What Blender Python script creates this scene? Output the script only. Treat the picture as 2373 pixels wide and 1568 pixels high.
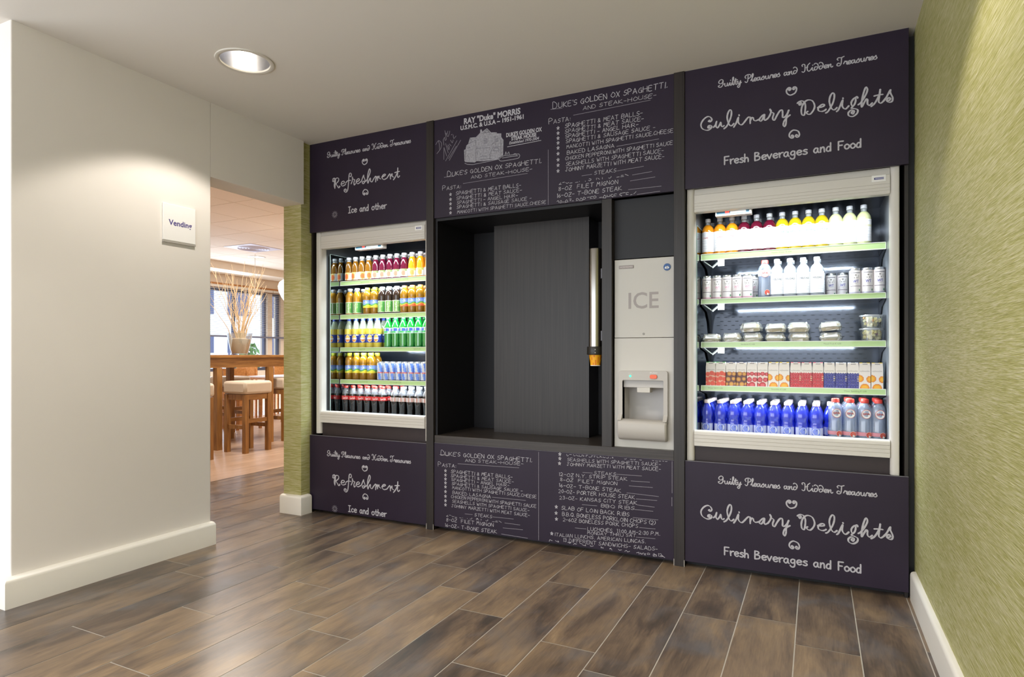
import bpy, bmesh, math, random
from mathutils import Vector, Matrix, Euler
R = math.radians
random.seed(11)
for o in list(bpy.data.objects): bpy.data.objects.remove(o, do_unlink=True)
SC = bpy.context.scene
COL = SC.collection

# ------------------------------------------------------------------ camera, world, exposure, lights
CAM_Y, CAM_H = -3.322, 1.11
cam_d = bpy.data.cameras.new('camera'); cam = bpy.data.objects.new('camera', cam_d); COL.objects.link(cam)
cam.location = (0, CAM_Y, CAM_H); cam.rotation_euler = (R(90), 0, R(26.06))
cam_d.sensor_width = 36; cam_d.lens = 1440.5*36/2373
cam_d.shift_y = (821.1-784)/2373
cam_d.clip_start = .02
SC.camera = cam
W = bpy.data.worlds.new('sky'); SC.world = W; W.use_nodes = True
_bg = W.node_tree.nodes['Background']; _bg.inputs[0].default_value = (.90, .95, 1, 1); _bg.inputs[1].default_value = 2.9
SC.view_settings.view_transform = 'Standard'; SC.view_settings.look = 'None'
SC.view_settings.exposure = .3; SC.view_settings.gamma = 1
SC.view_settings.use_curve_mapping = False
SC.cycles.max_bounces = 10; SC.cycles.diffuse_bounces = 5; SC.cycles.glossy_bounces = 5
SC.cycles.transparent_max_bounces = 24; SC.cycles.transmission_bounces = 8
SC.cycles.sample_clamp_indirect = 4; SC.cycles.caustics_reflective = False; SC.cycles.caustics_refractive = False

def spot(name, loc, watts, ang=105, blend=.35, col=(1,.9,.78), r=.05, tgt=None):
    l = bpy.data.lights.new(name, 'SPOT'); l.energy = watts; l.spot_size = R(ang); l.spot_blend = blend
    l.color = col; l.shadow_soft_size = r
    o = bpy.data.objects.new(name, l); COL.objects.link(o); o.location = loc
    if tgt: o.rotation_euler = (Vector(tgt)-Vector(loc)).to_track_quat('-Z','Y').to_euler()
    return o
def area(name, loc, watts, sx, sy, rot=(0,0,0), col=(1,1,1), spread=180):
    l = bpy.data.lights.new(name, 'AREA'); l.shape = 'RECTANGLE'; l.size = sx; l.size_y = sy; l.energy = watts; l.color = col
    l.spread = R(spread)
    o = bpy.data.objects.new(name, l); COL.objects.link(o); o.location = loc; o.rotation_euler = rot
    return o
CEIL = 2.592
WARM = (1,.93,.84)
# recessed ceiling downlights of the alcove: the one in view and its neighbours out of the frame
spot('downlight_lamp', (-2.595,-1.09,2.60), 36, 112, .22, WARM, .04)
spot('downlight_lamp', (-.12,-1.45,2.585), 52, 106, .3, WARM, .04)
spot('downlight_lamp', (-1.45,-1.75,2.585), 34, 125, .4, WARM, .04)
spot('downlight_lamp', (-2.6,-3.1,2.585), 34, 125, .4, WARM, .04)
spot('downlight_lamp', (-.25,-3.0,2.585), 60, 125, .4, WARM, .04)
spot('downlight_lamp', (-1.4,-4.3,2.585), 55, 125, .4, WARM, .04)
# ceiling lights and daylight of the dining room behind the opening
area('dining_ceiling_lamp', (-5.6,1.2,2.70), 50, .5, .5, (0,0,0), (1,.90,.78))
area('dining_ceiling_lamp', (-7.0,4.6,2.70), 50, .5, .5, (0,0,0), (1,.90,.78))
area('dining_ceiling_lamp', (-4.6,3.5,2.70), 50, .5, .5, (0,0,0), (1,.90,.78))
area('window_daylight', (-9.55,4.2,1.55), 80, 4.4, 1.5, (0,R(-90),0), (.72,.82,1))

# ------------------------------------------------------------------ helpers
def lin(h):
    if isinstance(h, (tuple, list)): return tuple(h)[:3]
    h = h.lstrip('#'); c = [int(h[i:i+2],16)/255 for i in (0,2,4)]
    return tuple(x/12.92 if x <= .04045 else ((x+.055)/1.055)**2.4 for x in c)
MATS = {}
def pm(name, col='808080', rough=.5, metal=0., spec=.5, emit=None, estr=0., trans=0., ior=1.45, alpha=1., coat=0., noise=0., nscale=40., bump=0., stretch=(1,1,1)):
    if name in MATS: return MATS[name]
    m = bpy.data.materials.new(name); m.use_nodes = True; nt = m.node_tree; b = nt.nodes['Principled BSDF']
    c = lin(col); b.inputs['Base Color'].default_value = (*c,1)
    b.inputs['Roughness'].default_value = rough; b.inputs['Metallic'].default_value = metal
    b.inputs['Specular IOR Level'].default_value = spec; b.inputs['IOR'].default_value = ior
    b.inputs['Transmission Weight'].default_value = trans; b.inputs['Alpha'].default_value = alpha
    b.inputs['Coat Weight'].default_value = coat
    if emit is not None:
        b.inputs['Emission Color'].default_value = (*lin(emit),1); b.inputs['Emission Strength'].default_value = estr
    if noise or bump:
        tc = nt.nodes.new('ShaderNodeTexCoord'); mp = nt.nodes.new('ShaderNodeMapping'); mp.inputs['Scale'].default_value = stretch
        nz = nt.nodes.new('ShaderNodeTexNoise'); nz.inputs['Scale'].default_value = nscale; nz.inputs['Detail'].default_value = 4
        nt.links.new(tc.outputs['Object'], mp.inputs[0]); nt.links.new(mp.outputs[0], nz.inputs['Vector'])
        if noise:
            rp = nt.nodes.new('ShaderNodeMapRange'); rp.inputs[1].default_value = .25; rp.inputs[2].default_value = .75
            rp.inputs[3].default_value = 1-noise; rp.inputs[4].default_value = 1+noise
            mx = nt.nodes.new('ShaderNodeVectorMath'); mx.operation = 'SCALE'; mx.inputs[0].default_value = c
            nt.links.new(nz.outputs[0], rp.inputs[0]); nt.links.new(rp.outputs[0], mx.inputs['Scale']); nt.links.new(mx.outputs[0], b.inputs['Base Color'])
        if bump:
            bp = nt.nodes.new('ShaderNodeBump'); bp.inputs['Strength'].default_value = bump; bp.inputs['Distance'].default_value = .002
            nt.links.new(nz.outputs[0], bp.inputs['Height']); nt.links.new(bp.outputs[0], b.inputs['Normal'])
    MATS[name] = m; return m
def print_mat(name='printed_ink', rough=.45, coat=0., trl=0.):
    """colour comes from the printed pattern stored on the faces"""
    if name in MATS: return MATS[name]
    m = pm(name, 'ffffff', rough, coat=coat); nt = m.node_tree; b = nt.nodes['Principled BSDF']
    a = nt.nodes.new('ShaderNodeAttribute'); a.attribute_name = 'print'
    nt.links.new(a.outputs['Color'], b.inputs['Base Color'])
    return m
def clear_mat(name, tint, dens=.5, rough=.05, gloss=.12):
    """thin clear plastic or water: see-through with tint, plus a glossy skin"""
    if name in MATS: return MATS[name]
    m = bpy.data.materials.new(name); m.use_nodes = True; nt = m.node_tree; nt.nodes.clear()
    out = nt.nodes.new('ShaderNodeOutputMaterial')
    tr = nt.nodes.new('ShaderNodeBsdfTransparent'); c = lin(tint); tr.inputs[0].default_value = (*[min(1,x**.5) for x in c],1)
    pb = nt.nodes.new('ShaderNodeBsdfPrincipled'); pb.inputs['Base Color'].default_value = (*c,1); pb.inputs['Roughness'].default_value = rough
    pb.inputs['Specular IOR Level'].default_value = .6
    gl = nt.nodes.new('ShaderNodeBsdfGlossy'); gl.inputs['Roughness'].default_value = rough
    lw = nt.nodes.new('ShaderNodeLayerWeight'); lw.inputs[0].default_value = .25
    m1 = nt.nodes.new('ShaderNodeMixShader'); m1.inputs[0].default_value = dens
    nt.links.new(tr.outputs[0], m1.inputs[1]); nt.links.new(pb.outputs[0], m1.inputs[2])
    m2 = nt.nodes.new('ShaderNodeMixShader'); mr = nt.nodes.new('ShaderNodeMapRange'); mr.inputs[3].default_value = gloss*.4; mr.inputs[4].default_value = min(1,gloss*4)
    nt.links.new(lw.outputs['Facing'], mr.inputs[0]); nt.links.new(mr.outputs[0], m2.inputs[0])
    nt.links.new(m1.outputs[0], m2.inputs[1]); nt.links.new(gl.outputs[0], m2.inputs[2]); nt.links.new(m2.outputs[0], out.inputs[0])
    MATS[name] = m; return m

class MB:
    def __init__(s): s.v=[]; s.f=[]; s.m=[]; s.c=[]
    def vert(s,p): s.v.append(tuple(p)); return len(s.v)-1
    def face(s,ids,m=0,c=None): s.f.append(tuple(ids)); s.m.append(m); s.c.append(c)
    def poly(s,pts,m=0,c=None): s.face([s.vert(p) for p in pts],m,c)
    def box(s,x0,x1,y0,y1,z0,z1,m=0,c=None,skip=''):
        if x0>x1: x0,x1=x1,x0
        if y0>y1: y0,y1=y1,y0
        if z0>z1: z0,z1=z1,z0
        i=[s.vert(p) for p in ((x0,y0,z0),(x1,y0,z0),(x1,y1,z0),(x0,y1,z0),(x0,y0,z1),(x1,y0,z1),(x1,y1,z1),(x0,y1,z1))]
        for k,q in (('b',(3,2,1,0)),('t',(4,5,6,7)),('f',(0,1,5,4)),('r',(1,2,6,5)),('k',(2,3,7,6)),('l',(3,0,4,7))):
            if k not in skip: s.face([i[a] for a in q],m,c)
        return s
    def obox(s,c0,ax,ay,az,m=0,c=None):
        """box from a corner and three edge vectors"""
        a,x,y,z=map(Vector,(c0,ax,ay,az))
        i=[s.vert(p) for p in (a,a+x,a+x+y,a+y,a+z,a+x+z,a+x+y+z,a+y+z)]
        for q in ((3,2,1,0),(4,5,6,7),(0,1,5,4),(1,2,6,5),(2,3,7,6),(3,0,4,7)): s.face([i[k] for k in q],m,c)
    def lathe(s,prof,n=20,cx=0,cy=0,m=0,a0=0,a1=None,cap0=True,cap1=True,mf=None,cf=None,sq=None):
        full = a1 is None; a1 = 2*math.pi if full else a1
        k = n if full else n+1; rings=[]
        for r,z in prof:
            ring=[]
            for i in range(k):
                a=a0+(a1-a0)*i/n
                rr=r if sq is None else r*sq(a)
                ring.append(s.vert((cx+rr*math.cos(a),cy+rr*math.sin(a),z)))
            rings.append(ring)
        for j in range(len(prof)-1):
            for i in range(n):
                i2=(i+1)%k
                s.face((rings[j][i],rings[j][i2],rings[j+1][i2],rings[j+1][i]), mf(i,j) if mf else m, cf(i,j) if cf else None)
        if full and cap0: s.face(rings[0][::-1],m)
        if full and cap1: s.face(rings[-1],m)
        return s
    def tube(s,pts,r,n=8,m=0,taper=None,caps=True):
        pts=[Vector(p) for p in pts]; rings=[]
        up=Vector((0,0,1))
        for i,p in enumerate(pts):
            d=(pts[min(i+1,len(pts)-1)]-pts[max(i-1,0)])
            if d.length<1e-9: d=Vector((0,0,1))
            d.normalize(); a=d.cross(up)
            if a.length<1e-3: a=d.cross(Vector((1,0,0)))
            a.normalize(); b=a.cross(d); rr=r if taper is None else r+(taper-r)*i/(len(pts)-1)
            rings.append([s.vert(p+a*rr*math.cos(2*math.pi*k/n)+b*rr*math.sin(2*math.pi*k/n)) for k in range(n)])
        for j in range(len(pts)-1):
            for k in range(n): s.face((rings[j][k],rings[j][(k+1)%n],rings[j+1][(k+1)%n],rings[j+1][k]),m)
        if caps: s.face(rings[0][::-1],m); s.face(rings[-1],m)
        return s
    def extrude_x(s,prof,x0,x1,m=0,close=True,mf=None):
        """profile of (y,z) swept along x"""
        a=[s.vert((x0,y,z)) for y,z in prof]; b=[s.vert((x1,y,z)) for y,z in prof]; n=len(prof)
        for i in range(n if close else n-1):
            j=(i+1)%n; s.face((a[i],b[i],b[j],a[j]), mf(i) if mf else m)
        if close: s.face(a[::-1],m); s.face(b,m)
        return s
    def prism(s,poly,axis,d0,d1,m=0,c=None):
        """poly of 2d points, extruded along axis x / y / z"""
        f={'x':lambda p,d:(d,p[0],p[1]),'y':lambda p,d:(p[0],d,p[1]),'z':lambda p,d:(p[0],p[1],d)}[axis]
        a=[s.vert(f(p,d0)) for p in poly]; b=[s.vert(f(p,d1)) for p in poly]; n=len(poly)
        for i in range(n): s.face((a[i],a[(i+1)%n],b[(i+1)%n],b[i]),m,c)
        s.face(a[::-1],m,c); s.face(b,m,c); return s
    def mesh(s,name,mats,smooth=False,fix=True):
        me=bpy.data.meshes.new(name); me.from_pydata(s.v,[],s.f)
        for mt in (mats if isinstance(mats,(list,tuple)) else [mats]): me.materials.append(mt)
        me.polygons.foreach_set('material_index',s.m)
        if any(c is not None for c in s.c):
            at=me.color_attributes.new('print','FLOAT_COLOR','CORNER'); data=[]
            for f,c in zip(s.f,s.c):
                q=lin(c) if c is not None else (.8,.8,.8)
                data.extend((*q,1.)*len(f))
            at.data.foreach_set('color',data)
        me.update()
        if fix:
            bm=bmesh.new(); bm.from_mesh(me); bmesh.ops.recalc_face_normals(bm,faces=bm.faces); bm.to_mesh(me); bm.free()
        if smooth:
            me.polygons.foreach_set('use_smooth',[True]*len(me.polygons))
            me.set_sharp_from_angle(angle=R(smooth if smooth is not True else 40))
        return me
    def build(s,name,mats,parent=None,smooth=False,bevel=0.,fix=True):
        o=bpy.data.objects.new(name,s.mesh(name,mats,smooth,fix)); COL.objects.link(o)
        if parent is not None: o.parent=parent
        if bevel:
            b=o.modifiers.new('bevel','BEVEL'); b.width=bevel; b.segments=2; b.limit_method='ANGLE'; b.angle_limit=R(40)
            o.data.polygons.foreach_set('use_smooth',[True]*len(o.data.polygons)); o.data.set_sharp_from_angle(angle=R(50))
        return o
def tag(o,label,cat,group=None):
    o['label']=label; o['category']=cat
    if group: o['group']=group
    return o
def struct(o): o['kind']='structure'; return o
def empty(name,loc,label,cat,group=None,rz=0.):
    o=bpy.data.objects.new(name,None); COL.objects.link(o); o.location=loc; o.rotation_euler=(0,0,rz); o.empty_display_size=.05
    return tag(o,label,cat,group)
def copy_tree(o,loc=None,rz=None,parent=None):
    c=o.copy(); COL.objects.link(c)
    if parent is not None: c.parent=parent
    for ch in list(o.children): copy_tree(ch,parent=c)
    if loc is not None: c.location=loc
    if rz is not None: c.rotation_euler=(0,0,rz)
    return c
ORD=['first','second','third','fourth','fifth','sixth','seventh','eighth','ninth','tenth','eleventh','twelfth','thirteenth','fourteenth','fifteenth','sixteenth']

# text built from Blender's own typeface, as flat polygons (x right, y up), scaled to a width
_txt={}
def text_polys(s,bold=0.,shear=0.):
    k=(s,bold,shear)
    if k in _txt: return _txt[k]
    cu=bpy.data.curves.new('t','FONT'); cu.body=s; cu.offset=bold; cu.shear=shear; cu.resolution_u=3; cu.fill_mode='FRONT'
    o=bpy.data.objects.new('t',cu); COL.objects.link(o)
    dg=bpy.context.evaluated_depsgraph_get(); me=o.evaluated_get(dg).to_mesh()
    vs=[(v.co.x,v.co.y) for v in me.vertices]; fs=[tuple(p.vertices) for p in me.polygons]
    o.evaluated_get(dg).to_mesh_clear(); bpy.data.objects.remove(o,do_unlink=True); bpy.data.curves.remove(cu)
    _txt[k]=(vs,fs); return _txt[k]
def add_text(mb,s,place,width=None,cap=None,m=0,c=None,bold=0.,shear=0.,align='l'):
    """place(x,y) maps flat text coordinates to a point; returns the width used"""
    vs,fs=text_polys(s,bold,shear)
    if not vs: return 0
    x0=min(v[0] for v in vs); x1=max(v[0] for v in vs)
    sx=(width/(x1-x0)) if width else cap/.69; sy=cap/.69 if cap else sx
    w=(x1-x0)*sx; off={'l':0,'c':-w/2,'r':-w}[align]
    ids=[mb.vert(place((x-x0)*sx+off,y*sy)) for x,y in vs]
    for f in fs: mb.face([ids[i] for i in f],m,c)
    return w
# hand lettering: strokes drawn as flat chalk ribbons
def smooth_pts(p,k=3):
    if len(p)<3: return p
    o=[]
    for i in range(len(p)-1):
        a=p[max(i-1,0)];b=p[i];c=p[i+1];d=p[min(i+2,len(p)-1)]
        for j in range(k):
            t=j/k
            o.append(tuple(.5*((2*b[q])+(-a[q]+c[q])*t+(2*a[q]-5*b[q]+4*c[q]-d[q])*t*t+(-a[q]+3*b[q]-3*c[q]+d[q])*t**3) for q in (0,1)))
    o.append(p[-1]); return o
_lift=[0]
def ribbon(mb,pts,w,place,m=0,c=None,var=0.):
    """chalk stroke; var gives the thick-and-thin of a broad chalk edge"""
    n=len(pts); ws=[]; place0=place
    def lifted():
        # neighbouring strokes lie a hair's breadth apart, like layers of chalk
        _lift[0]=(_lift[0]+1)%60; d=_lift[0]*4e-6
        def f(x,y):
            p=place0(x,y); return (p[0],p[1]-d,p[2])
        return f
    for i,p in enumerate(pts):
        a=pts[max(i-1,0)];b=pts[min(i+1,n-1)]; ang=math.atan2(b[1]-a[1],b[0]-a[0])
        ws.append(w*(1+var*(abs(math.sin(ang+.5))-.45)+var*.35*(random.random()-.5)))
    for i in range(n-1):
        (x0,y0),(x1,y1)=pts[i],pts[i+1]; dx,dy=x1-x0,y1-y0; l=math.hypot(dx,dy)
        if l<1e-7: continue
        nx,ny=-dy/l,dx/l; a,b=ws[i]/2,ws[i+1]/2; place=lifted()
        mb.poly([place(x0-nx*a,y0-ny*a),place(x1-nx*b,y1-ny*b),place(x1+nx*b,y1+ny*b),place(x0+nx*a,y0+ny*a)],m,c)
    for i in range(n):
        r=ws[i]/2; place=lifted()
        mb.poly([place(pts[i][0]+r*math.cos(k*math.pi/3),pts[i][1]+r*math.sin(k*math.pi/3)) for k in range(6)],m,c)
def parse(s,sc=1.,sep=None):
    return [[tuple(float(v)*sc for v in p.split(',')) for p in st.split()] for st in s.split(';')]

# ------------------------------------------------------------------ room materials
M_plaster = pm('white_wall_paint','e2dcd5',.85,spec=.2,noise=.015,nscale=3,bump=.03)
M_ceil = pm('ceiling_paint','e0dad2',.9,spec=.1,noise=.01,nscale=2)
M_white = pm('white_gloss_paint','e9e4da',.35,spec=.5,noise=.01,nscale=6)
def grass_mat():
    m=bpy.data.materials.new('green_grasscloth'); m.use_nodes=True; nt=m.node_tree; b=nt.nodes['Principled BSDF']
    tc=nt.nodes.new('ShaderNodeTexCoord'); out=[]
    for sc,st,det in ((1,(9,9,300),3),(1,(20,20,640),2),(1,(1.2,1.2,3.0),2)):
        mp=nt.nodes.new('ShaderNodeMapping'); mp.inputs['Scale'].default_value=st
        nz=nt.nodes.new('ShaderNodeTexNoise'); nz.inputs['Scale'].default_value=sc; nz.inputs['Detail'].default_value=det
        nt.links.new(tc.outputs['Object'],mp.inputs[0]); nt.links.new(mp.outputs[0],nz.inputs['Vector']); out.append(nz)
    ad=nt.nodes.new('ShaderNodeMath'); ad.operation='ADD'; nt.links.new(out[0].outputs[0],ad.inputs[0]); nt.links.new(out[1].outputs[0],ad.inputs[1])
    a2=nt.nodes.new('ShaderNodeMath'); a2.operation='MULTIPLY_ADD'; a2.inputs[1].default_value=.25; nt.links.new(out[2].outputs[0],a2.inputs[0]); nt.links.new(ad.outputs[0],a2.inputs[2])
    cr=nt.nodes.new('ShaderNodeValToRGB'); e=cr.color_ramp.elements
    e[0].position=.36; e[0].color=(*lin('88853f'),1); e[1].position=.74; e[1].color=(*lin('d0caa8'),1)
    q=e.new(.52); q.color=(*lin('a5a162'),1); q=e.new(.60); q.color=(*lin('b7b281'),1)
    dv=nt.nodes.new('ShaderNodeMath'); dv.operation='MULTIPLY'; dv.inputs[1].default_value=.5; nt.links.new(a2.outputs[0],dv.inputs[0])
    nt.links.new(dv.outputs[0],cr.inputs[0]); nt.links.new(cr.outputs[0],b.inputs['Base Color'])
    bp=nt.nodes.new('ShaderNodeBump'); bp.inputs['Strength'].default_value=.5; bp.inputs['Distance'].default_value=.003
    nt.links.new(ad.outputs[0],bp.inputs['Height']); nt.links.new(bp.outputs[0],b.inputs['Normal'])
    b.inputs['Roughness'].default_value=.55; b.inputs['Specular IOR Level'].default_value=.35
    return m
M_green=grass_mat()
def floor_mat():
    m=bpy.data.materials.new('wood_look_tile'); m.use_nodes=True; nt=m.node_tree; b=nt.nodes['Principled BSDF']; L=nt.links.new
    tc=nt.nodes.new('ShaderNodeTexCoord'); at=nt.nodes.new('ShaderNodeAttribute'); at.attribute_name='print'
    sc=nt.nodes.new('ShaderNodeVectorMath'); sc.operation='SCALE'; sc.inputs['Scale'].default_value=37
    L(at.outputs['Vector'],sc.inputs[0]); ad=nt.nodes.new('ShaderNodeVectorMath'); L(tc.outputs['Object'],ad.inputs[0]); L(sc.outputs[0],ad.inputs[1])
    def nz(st,det,rough=.6):
        mp=nt.nodes.new('ShaderNodeMapping'); mp.inputs['Scale'].default_value=st; n=nt.nodes.new('ShaderNodeTexNoise')
        n.inputs['Scale'].default_value=1; n.inputs['Detail'].default_value=det; n.inputs['Roughness'].default_value=rough
        n.inputs['Distortion'].default_value=.6
        L(ad.outputs[0],mp.inputs[0]); L(mp.outputs[0],n.inputs['Vector']); return n
    big=nz((9,2.2,1),4); fine=nz((150,9,1),4,.7); cloud=nz((4,3,1),3)
    sx=nt.nodes.new('ShaderNodeSeparateXYZ'); L(at.outputs['Vector'],sx.inputs[0])
    def math2(op,a,bv,c=None):
        n=nt.nodes.new('ShaderNodeMath'); n.operation=op
        for i,x in enumerate((a,bv,c)):
            if x is None: continue
            if isinstance(x,(int,float)): n.inputs[i].default_value=x
            else: L(x,n.inputs[i])
        return n.outputs[0]
    v=math2('MULTIPLY_ADD',big.outputs[0],.95,math2('MULTIPLY',fine.outputs[0],.38))
    v=math2('ADD',v,math2('MULTIPLY',sx.outputs[0],.26)); v=math2('SUBTRACT',v,.32)
    cr=nt.nodes.new('ShaderNodeValToRGB'); e=cr.color_ramp.elements
    e[0].position=.20; e[0].color=(*lin('3f3832'),1); e[1].position=.85; e[1].color=(*lin('a1896c'),1)
    for p,c in ((.36,'57493f'),(.50,'715f4e'),(.66,'88725a')): q=e.new(p); q.color=(*lin(c),1)
    L(v,cr.inputs[0])
    mx=nt.nodes.new('ShaderNodeMix'); mx.data_type='RGBA'; mx.inputs[7].default_value=(*lin('66666a'),1)
    cm=nt.nodes.new('ShaderNodeMapRange'); cm.inputs[1].default_value=.5; cm.inputs[2].default_value=.75; cm.inputs[3].default_value=0; cm.inputs[4].default_value=.55
    L(cloud.outputs[0],cm.inputs[0]); L(cm.outputs[0],mx.inputs[0]); L(cr.outputs[0],mx.inputs[6]); L(mx.outputs[2],b.inputs['Base Color'])
    b.inputs['Roughness'].default_value=.34; b.inputs['Specular IOR Level'].default_value=.45
    rr=nt.nodes.new('ShaderNodeMapRange'); rr.inputs[3].default_value=.24; rr.inputs[4].default_value=.38; L(fine.outputs[0],rr.inputs[0]); L(rr.outputs[0],b.inputs['Roughness'])
    bp=nt.nodes.new('ShaderNodeBump'); bp.inputs['Strength'].default_value=.12; bp.inputs['Distance'].default_value=.001
    L(fine.outputs[0],bp.inputs['Height']); L(bp.outputs[0],b.inputs['Normal'])
    return m
M_floor=floor_mat(); M_grout=pm('floor_grout','b9b1a6',.8,noise=.05,nscale=30)

# ------------------------------------------------------------------ floor of wood-look planks, 22 x 89 cm, in running bond
X0,PW,PL=.3704,.2217,.89
JO={0:-.34,1:-.704,2:-.511,3:-.598,4:-.353,5:-.217,6:-.511,7:-.094,8:-.791,9:-.535,10:-.421,11:-.163,12:-.611,13:-.049,14:-.3275,15:-.238}
fb=MB(); rnd=random.Random(5); XL=-4.75; YN,YF=-5.2,1.6
fb.poly([(XL,YN,-.0012),(.5,YN,-.0012),(.5,YF,-.0012),(XL,YF,-.0012)],1,(.5,.5,.5))
g=.0021
for k in range(-1,25):
    xr=min(.5,X0-PW*k); xl=max(XL,X0-PW*(k+1))
    if xl>=xr: continue
    j0=JO.get(k,-rnd.random()*PL); y=j0-PL*6
    while y<YF:
        a,b_=max(y,YN),min(y+PL,YF)
        if b_-a>.01:
            dark=.0 if k<6 else .12  # left-hand planks get a lighter tone: downlight and gloss put into their colour
            c=(min(1,max(0,rnd.random()*.95+dark*.6)),rnd.random(),rnd.random())
            fb.poly([(xl+g,a+g,0),(xr-g,a+g,0),(xr-g,b_-g,0),(xl+g,b_-g,0)],0,c)
        y+=PL
fb.box(XL,.5,YN,YF,-.08,-.0014,1,(.5,.5,.5),skip='t')
struct(fb.build('floor',[M_floor,M_grout]))
def wood_mat(name,dark,light,st=(3,60,60),rough=.4,spec=.4):
    m=bpy.data.materials.new(name); m.use_nodes=True; nt=m.node_tree; b=nt.nodes['Principled BSDF']
    tc=nt.nodes.new('ShaderNodeTexCoord'); mp=nt.nodes.new('ShaderNodeMapping'); mp.inputs['Scale'].default_value=st
    nz=nt.nodes.new('ShaderNodeTexNoise'); nz.inputs['Scale'].default_value=1; nz.inputs['Detail'].default_value=5; nz.inputs['Distortion'].default_value=.4
    cr=nt.nodes.new('ShaderNodeValToRGB'); e=cr.color_ramp.elements; e[0].position=.3; e[0].color=(*lin(dark),1); e[1].position=.7; e[1].color=(*lin(light),1)
    nt.links.new(tc.outputs['Object'],mp.inputs[0]); nt.links.new(mp.outputs[0],nz.inputs['Vector']); nt.links.new(nz.outputs[0],cr.inputs[0]); nt.links.new(cr.outputs[0],b.inputs['Base Color'])
    b.inputs['Roughness'].default_value=rough; b.inputs['Specular IOR Level'].default_value=spec; return m
M_parquet=wood_mat('light_oak_floor','a08570','b89c86',(14,2,1),.35)
struct(MB().box(-9.1,XL,-2.2,8.2,-.08,0).build('floor',M_parquet))
struct(MB().box(XL,-3.2,YF,8.2,-.08,0).build('floor',M_parquet))

# ------------------------------------------------------------------ walls, ceiling, lintel, column
WXL=-3.2; WXR=.405
DL=(-2.595,-1.09,.119)   # opening of the downlight in view
def ceiling():
    mb=MB(); z=CEIL; n=40; h=.2; cx,cy,r=DL
    xs=(-4.6,cx-h,cx+h,.6); ys=(-5.2,cy-h,cy+h,.75)
    for i in range(3):
        for j in range(3):
            if i==1 and j==1: continue
            mb.poly([(xs[i],ys[j],z),(xs[i],ys[j+1],z),(xs[i+1],ys[j+1],z),(xs[i+1],ys[j],z)])
    ci=[];sq=[]
    for k in range(n):
        a=2*math.pi*k/n; c,s=math.cos(a),math.sin(a); t=h/max(abs(c),abs(s))
        ci.append(mb.vert((cx+r*c,cy+r*s,z))); sq.append(mb.vert((cx+t*c,cy+t*s,z)))
    for k in range(n): mb.face((ci[k],ci[(k+1)%n],sq[(k+1)%n],sq[k]))
    for x,y in ((0,0),(1,0),(0,1),(1,1)): pass
    mb.box(-4.6,.6,-5.2,.75,2.95,3.0)
    return struct(mb.build('ceiling',M_ceil,fix=False))
ceiling()
struct(MB().box(WXR,.6,-5.2,.75,-.05,2.95).build('wall_right',M_green))
struct(MB().box(-4.6,WXL,-1.825,-.815,0,2.95).build('wall_left',M_plaster,bevel=.004))
struct(MB().box(-3.39,WXL,-.815,-.075,2.155,2.95).build('trim_1',M_plaster))
struct(MB().box(-3.385,-3.2225,-.078,.75,0,2.95).build('wall_column',M_green))
struct(MB().box(-3.3,.6,.66,.75,0,2.95).build('wall_back',pm('dark_wall','2a2628',.8,noise=.05)))
def base_prof(d,h=.13):
    return [(0,0),(d,0),(d,h*.86),(d*.93,h*.92),(d*.75,h*.965),(d*.45,h*.993),(.0,h)]
def skirting(name,pts,d,h=.13):
    """pts: polyline (x,y) along the wall; the moulding stands d out on its right hand side"""
    mb=MB(); prof=base_prof(d,h); P=[Vector((x,y,0)) for x,y in pts]; rings=[]
    for i,p in enumerate(P):
        def nrm(a,b): t=(b-a).normalized(); return Vector((t.y,-t.x,0))
        ns=[nrm(P[k],P[k+1]) for k in (i-1,i) if 0<=k<len(P)-1]
        n=ns[0] if len(ns)==1 else (ns[0]+ns[1])/(1+ns[0].dot(ns[1]))
        rings.append([mb.vert((p.x+n.x*q,p.y+n.y*q,z)) for q,z in prof])
    k=len(prof)
    for i in range(len(P)-1):
        for j in range(k): mb.face((rings[i][j],rings[i][(j+1)%k],rings[i+1][(j+1)%k],rings[i+1][j]))
    mb.face(rings[0]); mb.face(rings[-1][::-1])
    return struct(mb.build(name,M_white,smooth=45))
skirting('baseboard_left',[(-4.6,-1.825),(WXL,-1.825),(WXL,-.815),(-4.6,-.815)][:3]+[(WXL,-.812)],.042)
skirting('baseboard_column',[(-3.385,-.078),(-3.2225,-.078),(-3.2225,-.014)],.038)
skirting('baseboard_right',[(WXR,.0),(WXR,-5.2)],.022)

# recessed downlight in view
M_chrome=pm('polished_reflector','c6c6ca',.3,metal=1.,noise=.06,nscale=30,bump=.05)
M_trim=pm('lamp_trim','d2ccc2',.4)
M_bulb=pm('lit_bulb','ffffff',.4,emit='fff3df',estr=14)
t=empty('ceiling_downlight',(DL[0],DL[1],CEIL),'round recessed ceiling downlight with shiny reflector above the white wall','ceiling light')
MB().lathe([(.118,.004),(.119,-.004),(.128,-.007),(.139,-.005),(.141,.0)],48,cap0=False,cap1=False).build('trim_ring',M_trim,t,smooth=True)
MB().lathe([(.1185,.0),(.117,.04),(.108,.09),(.085,.13),(.04,.155)],48,cap0=False).build('reflector',M_chrome,t,smooth=True)
MB().lathe([(.012,-.02),(.026,-.016),(.034,.0),(.03,.02),(.014,.035)],24).build('bulb',M_bulb,t,smooth=True).location=(0,0,.05)

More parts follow.
